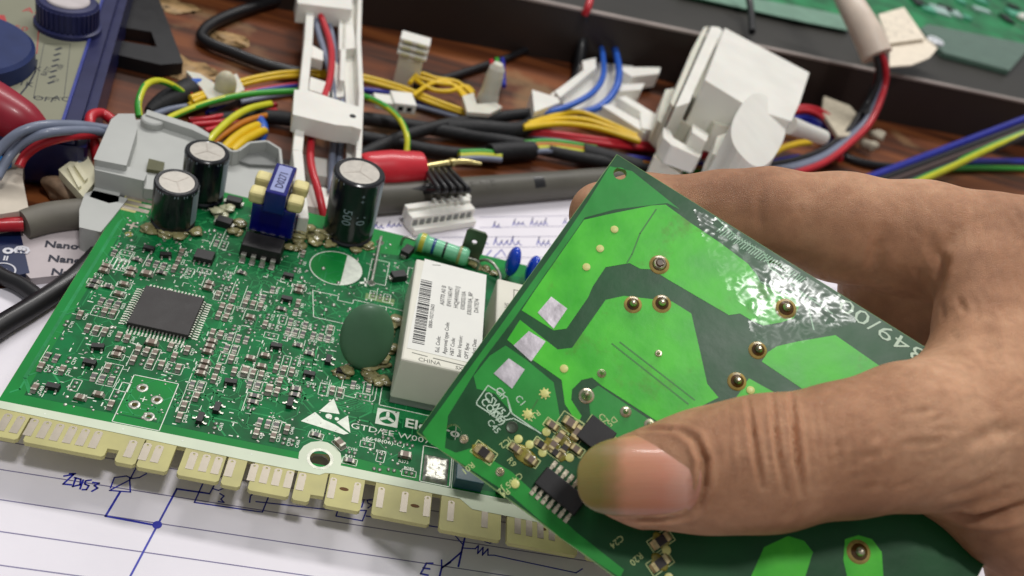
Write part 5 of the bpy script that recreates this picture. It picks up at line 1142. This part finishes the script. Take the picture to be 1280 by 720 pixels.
# loose yellow ends and their little plugs
for lb, pts in (('topmost yellow loop behind the double plug', [(512, 104), (524, 92), (545, 98), (572, 103), (592, 120)]), ('yellow loop crossing in front of the double plug', [(516, 120), (536, 106), (556, 102), (572, 112), (588, 134)]),
                ('short yellow loop between the double plug and the peg', [(520, 100), (540, 112), (562, 114), (582, 108), (592, 116)]), ('innermost yellow loop by the white peg', [(520, 96), (548, 104), (570, 108), (590, 128)])):
    wire(lb, yel, [(a, b, -3) for a, b in pts], .9)
tp = thing('terminal_plug', 'upright white six-way plug with three tiers of sockets', 'connector', T(506, 105, TZ))
b0 = T(506, 106, TZ); 
MB().box((b0[0], b0[1], TZ+6.5), (9.6, 7, 13), taper=.98).build('body', wht2, tp, bevel=.4)
for k in range(3):
    t_ = MB().box((b0[0], b0[1]+.4*k, TZ+14.1+k*2.5), (11.5, 7.4, 1.7)).build('socket_tier', wht, tp, bevel=.5)
    for sx_ in (-2.6, 2.6): MB().box((b0[0]+sx_, b0[1]-3.8+.4*k, TZ+14.1+k*2.5), (3.0, .6, 1.0)).build('socket', M('yellowed socket', (206, 204, 160), .5), t_)
sp = thing('terminal_plug', 'small white plug with two dark sockets at the end of a yellow wire', 'connector', T(497, 130, TZ))
c_ = T(503, 128, -2); ux = T(516, 130, -2)-T(490, 127, -2); ux /= np.linalg.norm(ux); Rp = np.stack([ux, [-ux[1], ux[0], 0], [0, 0, 1]], 1)
MB().box(c_, (8.4, 9, 4), Rp).box(c_-ux*7-np.array([0, 0, .6]), (7, 6.5, 3), Rp).build('body', wht, sp, bevel=.4)
for k in (-1.6, 1.6): MB().box(c_+ux*k+Rp[:, 1]*-4.55, (1.8, .3, 1.6), Rp).build('socket', blk, sp)
pg_ = thing('cable_clip', 'milky nylon peg clip standing right of the yellow loops', 'cable clip', T(603, 145, TZ))
pb0 = T(604, 142, TZ); MB().lathe([(4.2, 0), (4.4, 6), (3.6, 10), (3.4, 17), (3.0, 20), (1.8, 22)], pb0, seg=22).build('peg', wht2, pg_)
MB().slab([(578, 120), (592, 116), (596, 130), (620, 128), (628, 134), (612, 142), (584, 140)], -1, -3).build('wing', wht2, pg_, bevel=.4)
# taped coloured wires
for k, (c, lb) in enumerate(((grn, 'upper green wire showing between black tape at the middle'), (ora, 'orange wire showing between black tape at the middle'), (lime, 'lime wire showing between black tape at the middle'), (slate, 'slate wire showing between black tape at the middle'))):
    wire(lb, c, [(655, 179+4.2*k, -4-.6*k), (690, 177+4*k, -3.5-.6*k), (745, 185+4*k, -4-.6*k)], 1.15)
for k, (c, lb) in enumerate(((grn, 'short green wire ending beside the red probe tip'), (lime, 'short lime wire beside the red probe tip'), (slate, 'short slate wire beside the red probe tip'))): wire(lb, c, [(574, 191+4*k, -4-.6*k), (600, 190+4*k, -4-.6*k), (626, 192+4*k, -4.5-.6*k)], 1.2)
wire('thick black tape wrap left of the hand-held board corner', tape, [(612, 192), (640, 189), (666, 188)], 3.6, -5.5, name='tape_wrap', cat='tape'); wire('thick black tape wrap behind the hand-held board corner', tape, [(728, 190), (760, 198), (800, 210)], 3.6, -5.5, name='tape_wrap', cat='tape')
for k, (pts, lb) in enumerate((([(660, 155), (690, 146), (722, 140), (752, 150), (796, 170)], 'uppermost of three yellow wires in front of the white bracket'), ([(656, 158), (700, 149), (740, 152), (798, 174)], 'middle of three yellow wires in front of the white bracket'), ([(654, 160), (700, 155), (745, 160), (800, 177)], 'lowest of three yellow wires in front of the white bracket'))): wire(lb, yel, [(a, b, -2) for a, b in pts], 1.2)
wire('upper red wire crossing to the white switch box', red, [(652, 162, -5), (700, 168, -5), (760, 176, -5), (840, 184, -5), (900, 196, -6)], 1.3); wire('lower red wire crossing to the white switch box', red, [(652, 165, -6), (700, 172, -6), (760, 181, -6), (840, 189, -6)], 1.3); wire('slate wire under the red pair by the white bracket', slate, [(650, 166, -7), (690, 175, -7), (740, 182, -7)], 1.3)
wire('left of two blue wires dropping over the white bracket', roy, [(672, 143, -3), (705, 135, 0), (738, 118, 3), (753, 98, 4), (754, 74, 2), (750, 52, -2)], 1.35); wire('right of two blue wires dropping over the white bracket', roy, [(724, 142, -3), (750, 133, -1), (768, 114, 2), (774, 92, 4), (770, 66, 1), (764, 50, -3)], 1.6)
for k in range(3): wire(('dark blue wire behind the white switch box', 'orange wire passing below the white switch box', 'green wire passing below the white switch box')[k], (blu, ora, grn)[k], [(780, 196+5*k, -7), (850, 204+5*k, -7), (930, 206+4*k, -7), (1000, 196+4*k, -8)], 1.2)
# white moulded bracket
wb = thing('moulded_bracket', 'white moulded plastic bracket with fins lying behind the yellow wires', 'bracket', T(745, 130, TZ))
MB().slab([(688, 118), (744, 78), (790, 82), (812, 98), (784, 120), (830, 150), (830, 166), (800, 172), (720, 140)], -5, -8.5).build('plate', wht, wb, bevel=.4)
for pts, z1_ in (([(665, 112), (697, 122), (700, 128), (668, 140)], 1), ([(694, 114), (742, 78), (746, 84), (700, 122)], 0), ([(752, 132), (762, 130), (812, 158), (806, 166)], 0), ([(772, 122), (782, 120), (832, 150), (828, 156)], -1), ([(772, 84), (826, 84), (824, 92), (790, 96)], 0), ([(770, 106), (806, 104), (802, 112), (772, 114)], 0), ([(800, 140), (832, 152), (830, 166), (802, 160)], 1), ([(728, 76), (745, 72), (745, 88), (730, 92)], -1)): MB().slab(pts, z1_, -7).build('fin', wht, wb, bevel=.3)

# ---- red probe clip, marker pen, black-wired strip connector
rp = thing('test_clip', 'red insulated clip with a bright bent metal tip, lying on the grey pen', 'test clip', T(500, 212, TZ))
a = T(452, 214, 0); b = T(527, 210, 1)
MB().tube([a, a+(b-a)*.12, a+(b-a)*.5, a+(b-a)*.95, b], [5.0, 5.9, 6.3, 5.4, 4.9], 26).build('boot', M('red rubber boot', (206, 40, 54), .35, var=.06, coat=.2), rp)
MB().tube([b-(b-a)*.05, T(548, 206, 1.5), T(566, 203, 2), T(583, 202, 2.4), T(602, 205, 2.6)], [1.3, 1.2, 1.1, 1.0, .45], 12).cyl(T(562, 204, 2), T(566, 203, 2), 1.6).build('metal_tip', M('bright brass tip', (214, 200, 140), .25, metal=.85), rp)
pn = thing('marker_pen', 'thick grey marker pen with dark pointed print, lying across the far sheet', 'pen', T(620, 230, TZ))
pm = M('grey pen barrel', (88, 86, 78), .45, var=.15, vs=60); a = T(440, 251, -4.9); b = T(790, 224, -4.6)
ax_ = (b-a)/np.linalg.norm(b-a); Lp = np.linalg.norm(b-a)
MB().tube([a, b], 5.0, 28, 0, True, False).build('barrel', pm, pn)
def wrapmark(s0, s1, w0, w1, ang, nm):
    up_ = np.cross(ax_, [0, 0, 1.]); up_ /= np.linalg.norm(up_); vv = np.cross(up_, ax_); m = MB(); vs = []; n_ = 8
    for i in range(n_+1):
        s_ = s0+(s1-s0)*i/n_; hw = (w0+(w1-w0)*i/n_)*(math.sin(min(1, (i+.3)/3)*1.57) if w0 < w1 else 1)
        for j in range(5):
            t_ = ang+hw*(j-2)/2/5.0; vs.append(a+ax_*s_+(up_*math.cos(t_)+vv*math.sin(t_))*5.06)
    m.add(vs, [(i*5+j, i*5+j+1, (i+1)*5+j+1, (i+1)*5+j) for i in range(n_) for j in range(4)], 0, True); m.build(nm, blk, pn)
L0 = lambda px, py: (T(px, py, 0)-a) @ ax_
wrapmark(L0(508, 226), L0(552, 226), .3, 2.6, 1.15, 'pen_print'); wrapmark(L0(662, 218), L0(676, 218), 2.2, 2.0, 1.0, 'pen_print')
tm = MB(); up_ = np.cross(ax_, [0, 0, 1.]); up_ /= np.linalg.norm(up_); vv = np.cross(up_, ax_)
if up_[1] > 0: up_ = -up_; vv = np.cross(ax_, up_)
if vv[2] < 0: vv = -vv
vs, fs = text_mesh('FINE'); tm.add([a+ax_*(L0(582, 224)+x*5.2)+((up_*math.cos(.9-(y*5.2-2)/5.6)+vv*math.sin(.9+(y*5.2-2)/5.6)))*5.68 if False else a+ax_*(L0(582, 224)+x*5.2)+(up_*math.cos(.75+y*5.2/5.6)+vv*math.sin(.75+y*5.2/5.6))*5.08 for x, y in vs], fs); tm.build('pen_lettering', M('faint pen print', (84, 82, 76), .6), pn)
sc = thing('strip_connector', 'white strip connector with five black wires on the far sheet', 'connector', T(553, 278, TZ))
p0 = T(515, 283, -6); p1 = T(594, 271, -6); ux = (p1-p0)/np.linalg.norm(p1-p0); uy = np.array([-ux[1], ux[0], 0]); Rp = np.stack([ux, uy, [0, 0, 1]], 1); Ls = np.linalg.norm(p1-p0); cm_ = (p0+p1)/2
MB().box(cm_+uy*3.0, (Ls, 4.2, 5.2), Rp).box(cm_+uy*5.4+np.array([0, 0, 1.5]), (Ls, 2.4, 4.4), Rp).box(cm_+np.array([0, 0, -1.6]), (Ls*.98, 3.2, 2.4), Rp).build('body', wht, sc, bevel=.25)
for k in range(9): MB().box(p0+ux*(1.4+k*Ls/9.4)+uy*.82+np.array([0, 0, .6]), (1.5, .35, 2.0), Rp).build('socket', gryd, sc)
for k in range(5):
    q = p0+ux*(Ls*(.42+.135*k))+uy*6.4; MB().box(q+ux*1.3+uy*.2+np.array([0, 0, 1.5]), (1.2, 1.6, 4.6), Rp).build('rib', wht, sc)
    MB().tube([q+np.array([0, 0, 1]), q+uy*4-ux*1.0+np.array([0, 0, 4.0]), T(548+9.5*k, 238, 3.5), T(540+8.5*k, 224, 4.0), T(533+7.5*k, 212, 1), T(528+7*k, 204, -5)], .85, 8).build('lead', blk, sc)

# ---- white pressure switch in the centre right
ps = thing('pressure_switch', 'white plastic pressure switch box with a round drum and a hose nozzle', 'pressure switch', T(920, 160, TZ))
def tslab(pts, zt_, zb_, gx_, gy_, nm, mat, bv=.6, seg_=2):
    # a slab whose top slopes: z falls by gx_ per mm to the right and gy_ per mm away
    m = MB(); m.slab(pts, zt_, zb_); xs = [v[0] for v in m.v]; ys = [v[1] for v in m.v]; xc, yc = sum(xs)/len(xs), sum(ys)/len(ys)
    m.v = [(x, y, z-(gx_*(x-xc)+gy_*(y-yc)) if z > zt_-.01 else z) for x, y, z in m.v]; return m.build(nm, mat, ps, bevel=bv, bseg=seg_)
tslab([(905, 37), (1016, 83), (1002, 124), (990, 150), (937, 139), (877, 109)], 30, 14, .10, 0, 'box', wht, .8)
tslab([(889, 33), (899, 34), (903, 38), (868, 112), (862, 128), (844, 134)], 25, 8, 0, 0, 'flange', wht, .8)
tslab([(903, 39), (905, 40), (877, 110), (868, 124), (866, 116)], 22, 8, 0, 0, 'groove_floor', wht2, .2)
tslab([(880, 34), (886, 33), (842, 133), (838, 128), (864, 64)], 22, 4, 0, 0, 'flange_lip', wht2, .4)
tslab([(877, 112), (937, 141), (933, 152), (886, 130)], 25, 14, -.1, .3, 'step', wht, .5)
tslab([(884, 131), (932, 152), (920, 170), (892, 160)], 20, 10, -.1, .3, 'step', wht2, .5)
tslab([(948+math.copysign(abs(math.cos(a_))**.75, math.cos(a_))*54*.50+math.copysign(abs(math.sin(a_))**.75, math.sin(a_))*33*.93, 163-math.copysign(abs(math.cos(a_))**.75, math.cos(a_))*54*.86+math.copysign(abs(math.sin(a_))**.75, math.sin(a_))*33*.42) for a_ in [k_*math.pi/18 for k_ in range(36)]], 33, 19, .45, -.08, 'drum', wht, 1.8, 4)
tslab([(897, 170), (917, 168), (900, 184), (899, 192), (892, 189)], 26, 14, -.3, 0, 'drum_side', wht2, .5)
tslab([(924, 192), (933, 188), (937, 195), (928, 199)], 33.4, 33.2, .45, -.08, 'moulded_mark', wht2, .1)
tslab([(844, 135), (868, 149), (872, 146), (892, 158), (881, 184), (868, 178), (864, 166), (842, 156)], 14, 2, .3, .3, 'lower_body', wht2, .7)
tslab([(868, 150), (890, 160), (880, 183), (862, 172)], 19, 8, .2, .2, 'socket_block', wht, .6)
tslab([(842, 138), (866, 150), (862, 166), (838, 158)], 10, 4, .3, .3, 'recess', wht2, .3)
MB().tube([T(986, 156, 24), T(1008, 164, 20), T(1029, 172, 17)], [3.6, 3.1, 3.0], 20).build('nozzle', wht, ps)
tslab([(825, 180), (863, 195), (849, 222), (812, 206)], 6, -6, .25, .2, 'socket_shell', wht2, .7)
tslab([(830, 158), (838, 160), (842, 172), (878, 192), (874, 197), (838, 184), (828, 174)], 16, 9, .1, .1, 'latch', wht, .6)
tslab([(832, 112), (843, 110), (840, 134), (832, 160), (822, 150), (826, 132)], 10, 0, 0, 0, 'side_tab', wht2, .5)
wire('small dark red wire inside the switch box opening', red, [(878, 196, 2), (888, 178, 6), (894, 166, 8)], 1.4)
MB().tube(path([(905, 222), (912, 206), (920, 190)], 2), [3.2, 3.6, 3.6], 18).build('hose_stub', M('pale blue grey tube', (150, 166, 170), .35, trans=.2), label='pale blue grey tube stub hanging under the drum', cat='tube')
# loops right of the switch
wire('upper dark red wire curling right of the white nozzle', red, [(985, 138, 0), (1004, 134, 2), (1024, 138, 2), (1040, 150, 0), (1052, 172, -4), (1050, 200, -6)], 1.4); wire('lower dark red wire curling right of the white nozzle', red, [(985, 142, -1), (1004, 138, 1), (1022, 143, 1), (1036, 156, -1), (1046, 176, -5)], 1.3)
wire('upper dark blue wire curling right of the white nozzle', blu, [(985, 150, -3), (1010, 147, -2), (1030, 158, -3), (1042, 176, -6)], 1.6); wire('lower dark blue wire curling right of the white nozzle', blu, [(990, 156, -4), (1012, 155, -4), (1030, 166, -5), (1036, 182, -7)], 1.5)
wire('yellow wire under the white nozzle', yel, [(960, 196, -3), (976, 186, -2), (996, 180, -1), (1012, 178, -2)], 1.5)
# sleeve and its wires
MB().tube([T(1040, -40, 46), T(1064, 6, 42), T(1084, 42, 36), T(1096, 70, 30)], [5.4, 6.2, 7.0, 7.2], 26).build('cable_sleeve', M('cream vinyl sleeve', (216, 200, 184), .45, var=.05, sss=.1), label='cream vinyl sleeve hanging from the tray with wires coming out', cat='cable sleeve')
SL = [(1098, 62, 31), (1104, 82, 25), (1102, 108, 16), (1086, 138, 6), (1062, 166, 0), (1030, 190, -4), (990, 204, -6), (940, 212, -7), (880, 220, -7)]
for k, (c, dx, dy, r_w, lb) in enumerate(((blk, -3, 0, 1.5, 'thick black wire from the cream sleeve'), (red, -7, 0, 1.3, 'left red wire from the cream sleeve'), (slate, 3, 4, 1.6, 'upper slate wire from the cream sleeve'), (slate, 0, 7, 1.5, 'lower slate wire from the cream sleeve'), (red, 3, 13, 1.6, 'outer red wire from the cream sleeve sweeping toward the hand'), (blk, -6, -3, 1.5, 'inner black wire from the cream sleeve'))):
    wire(lb, c, [(x+dx*(1 if i < 4 else .2), y+(dy if i > 2 else dy*.2), z_+k*.3) for i, (x, y, z_) in enumerate(SL)], r_w)
wire('black tape wound round the wires below the cream sleeve', tape, [(1099, 112, 14), (1092, 130, 9), (1080, 150, 4)], 4.4, name='tape_wrap', cat='tape')
tg = thing('paper_tag', 'cream folded tag with faint print beside the vinyl sleeve', 'tag', T(1140, 50, 10))
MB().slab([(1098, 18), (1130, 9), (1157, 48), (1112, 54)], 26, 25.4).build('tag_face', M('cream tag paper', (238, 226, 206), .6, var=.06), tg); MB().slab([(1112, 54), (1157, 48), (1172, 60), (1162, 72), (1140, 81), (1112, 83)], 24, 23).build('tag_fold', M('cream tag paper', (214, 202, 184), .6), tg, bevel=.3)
m = MB(); r0 = random.Random(8)
for k in range(46):
    q = T(r0.uniform(1104, 1142), r0.uniform(20, 47), 26.05); m.plate(rect(q[0], q[1], q[0]+r0.uniform(.5, 1.6), q[1]+r0.uniform(.4, 1.0)), None, 26.06)
m.build('faint_print', M('grey smudged print', (150, 142, 128), .6), tg)
q = T(1168, 53, 24); MB().lathe([(4.6, 0), (5.0, 1.0), (4.2, 1.8), (3.0, 1.5), (2.7, .8), (.1, .8)], q, seg=26).build('grommet', M('white metal ring', (226, 230, 234), .3, metal=.2), label='round white grommet on the end of the cream tag', cat='grommet')
MB().slab([(1030, 120), (1062, 132), (1073, 144), (1066, 170), (1048, 170), (1028, 140)], 2, 0).build('paper_tag', beige, label='speckled beige tag behind the nozzle', cat='tag', bevel=.3)
for a_, b_, lb in ((1096, 170, 'upper beige plug end by the red wire'), (1086, 182, 'lower beige plug end by the red wire')): MB().blob(T(a_, b_, -5), (4, 3, 3), noise=.2, seed=a_, seg=16, rings=10).build('plug_end', beige, label=lb, cat='connector')
# right hand bundle
for lb, c, p0_, p1_, r_w in (('dark blue wire uppermost in the bundle leaving to the right', blu, (1060, 232), (1310, 138), 1.9), ('black wire second in the bundle leaving to the right', blk, (1076, 234), (1310, 147), 1.7), ('brown wire in the middle of the bundle leaving to the right', brn, (1090, 236), (1310, 153), 1.7), ('dark grey wire low in the bundle leaving to the right', W('charcoal insulation', (48, 48, 50)), (1104, 240), (1310, 158), 1.8)):
    a_, b_ = np.array(p0_), np.array(p1_); wire(lb, c, [tuple(a_+(b_-a_)*t)+(-3+24*t**2,) for t in (0, .3, .65, 1)], r_w)
twocolour('green and yellow wire lowest in the bundle leaving to the right', [(1108, 244, -3), (1180, 212, 0), (1240, 184, 8), (1310, 156, 21)], 2.0, tw=.0, sh=3)
wire('dark blue wire crossing flat behind the hand at right', blu, [(1180, 204, -7), (1240, 202, -7), (1320, 203, -7)], 1.8); wire('green wire crossing flat behind the hand at right', grn, [(1160, 212, -8), (1230, 210, -8), (1320, 212, -8)], 1.4)
wire('black wire lying flat under the right hand bundle', blk, [(1046, 190, -8), (1080, 204, -8), (1140, 210, -8), (1200, 206, -8)], 2.0)
# ---- metal tray with another board in it
ty = thing('metal_tray', 'dark metal tray with a pale rim holding a green board, top right', 'tray', T(900, 60, TZ))
dk_ = M('dark tray metal', (62, 60, 56), .38, metal=.3, var=.15, vs=20); rimm = M('pale worn rim', (168, 156, 150), .4, metal=.3, var=.1, vs=60)
zr_ = 16.0; r0_ = T(660, -2, zr_); r1_ = T(1280, 127, zr_); dr = (r1_-r0_)/np.linalg.norm(r1_-r0_); nr = np.array([-dr[1], dr[0], 0]); rs0 = r0_-dr*170; rs1 = r1_+dr*260
def strip(o0, o1, z0_, z1_, nm, m, par=ty, bv=.2, s0=0, s1=0):
    q = [rs0+nr*o0+dr*s0, rs1+nr*o0-dr*s1, rs1+nr*o1-dr*s1, rs0+nr*o1+dr*s0]; return MB().plate([tuple(p[:2]) for p in q], z0_, z1_).build(nm, m, par, bevel=bv)
strip(.4, 2.2, TZ, zr_-1.2, 'front_wall', M('dark brown tray front', (44, 34, 30), .45, var=.2, vs=20)); strip(0, 2.6, zr_-1.2, zr_, 'rim', rimm); strip(2.6, 420, TZ, 9, 'floor_pan', dk_)
ob = thing('circuit_board', 'green board lying in the metal tray, far out of focus', 'circuit board', T(1100, 10, 9))
far_ = M('far board mask', (36, 140, 84), .35, var=.5, vs=60, rgb2=(16, 92, 52))
def fpx(pts, z_): return [tuple(T(a_, b_, z_)[:2]) for a_, b_ in pts]
MB().plate(fpx([(840, -10), (1000, 22), (1150, 36), (1220, 48), (1330, 68), (1420, 40), (1400, -60), (1000, -90), (800, -60)], 11), 9, 11).build('laminate', far_, ob)
MB().plate(fpx([(850, -8), (880, -14), (1000, 8), (1060, 20), (1062, 38), (1000, 26)], 11.6), 11, 11.6).build('frosted_strip', M('frosted green strip', (120, 156, 136), .3, var=.1), ob)
MB().plate(fpx([(1150, 36), (1160, 30), (1290, 56), (1262, 88), (1180, 66)], 12.4), 9.2, 12.4).build('clear_window', M('smoked clear plastic', (110, 140, 124), .15, var=.1, trans=.3), ob, bevel=.4)
r0 = random.Random(12)
for k in range(30):
    px_, py_ = r0.uniform(1110, 1290), r0.uniform(-10, 42)
    if py_ > 5+(px_-1110)*.22: continue
    q = T(px_, py_, 11); MB().box((q[0], q[1], 11.8), (r0.uniform(5, 14), r0.uniform(4, 14), 1.8)).build('far_part', M(*r0.choice((('pale part', (170, 196, 190), .4), ('dark part', (30, 40, 36), .4), ('mint part', (90, 170, 140), .4)))), ob, bevel=.3)
q = T(1278, 22, 13); MB().blob(q, (4, 4, 3)).build('white_part', wht, ob)
wire('thin red and black lead standing at the tray rim', red, [(742, -20, 22), (736, 6, 19), (731, 18, 15)], 1.7, name='wire'); wire('black lead dropping from the red one at the tray rim', blk, [(731, 16, 14), (728, 48, 2), (722, 90, -8), (716, 110, -8)], 2.6)
wire('thin black wire crossing the tray edge behind the switch', blk, [(932, -20, 24), (938, 8, 18), (940, 40, 14)], 1.8)
for lb, c, pts in (('tiny red wire end behind the white peg', red, [(614, 76), (618, 96), (616, 130)]), ('tiny green wire end behind the white peg', grn, [(621, 74), (624, 104)]), ('tiny blue wire end behind the white peg', blu, [(628, 74), (630, 108)])): wire(lb, c, [(a_, b_, -4) for a_, b_ in pts], 1.0)
# crumbs of dried glue stuck on the table
for k, (px_, py_, s_, lb) in enumerate(((212, 6, 9, 'dried glue crumb at the top edge beside the stand'), (232, 88, 12, 'dried glue smear under the tip of the stand'), (285, 48, 8, 'dried glue smear inside the cable loop'))):
    MB().blob(T(px_, py_, TZ+.2), (s_, s_*.6, .6), noise=.5, seed=k, seg=20, rings=10, freq=2.2).build('glue_crumb', M('dried glue', (168, 136, 92), .5, var=.3, vs=300, bump=.4, bs=400), label=lb, cat='dried glue')
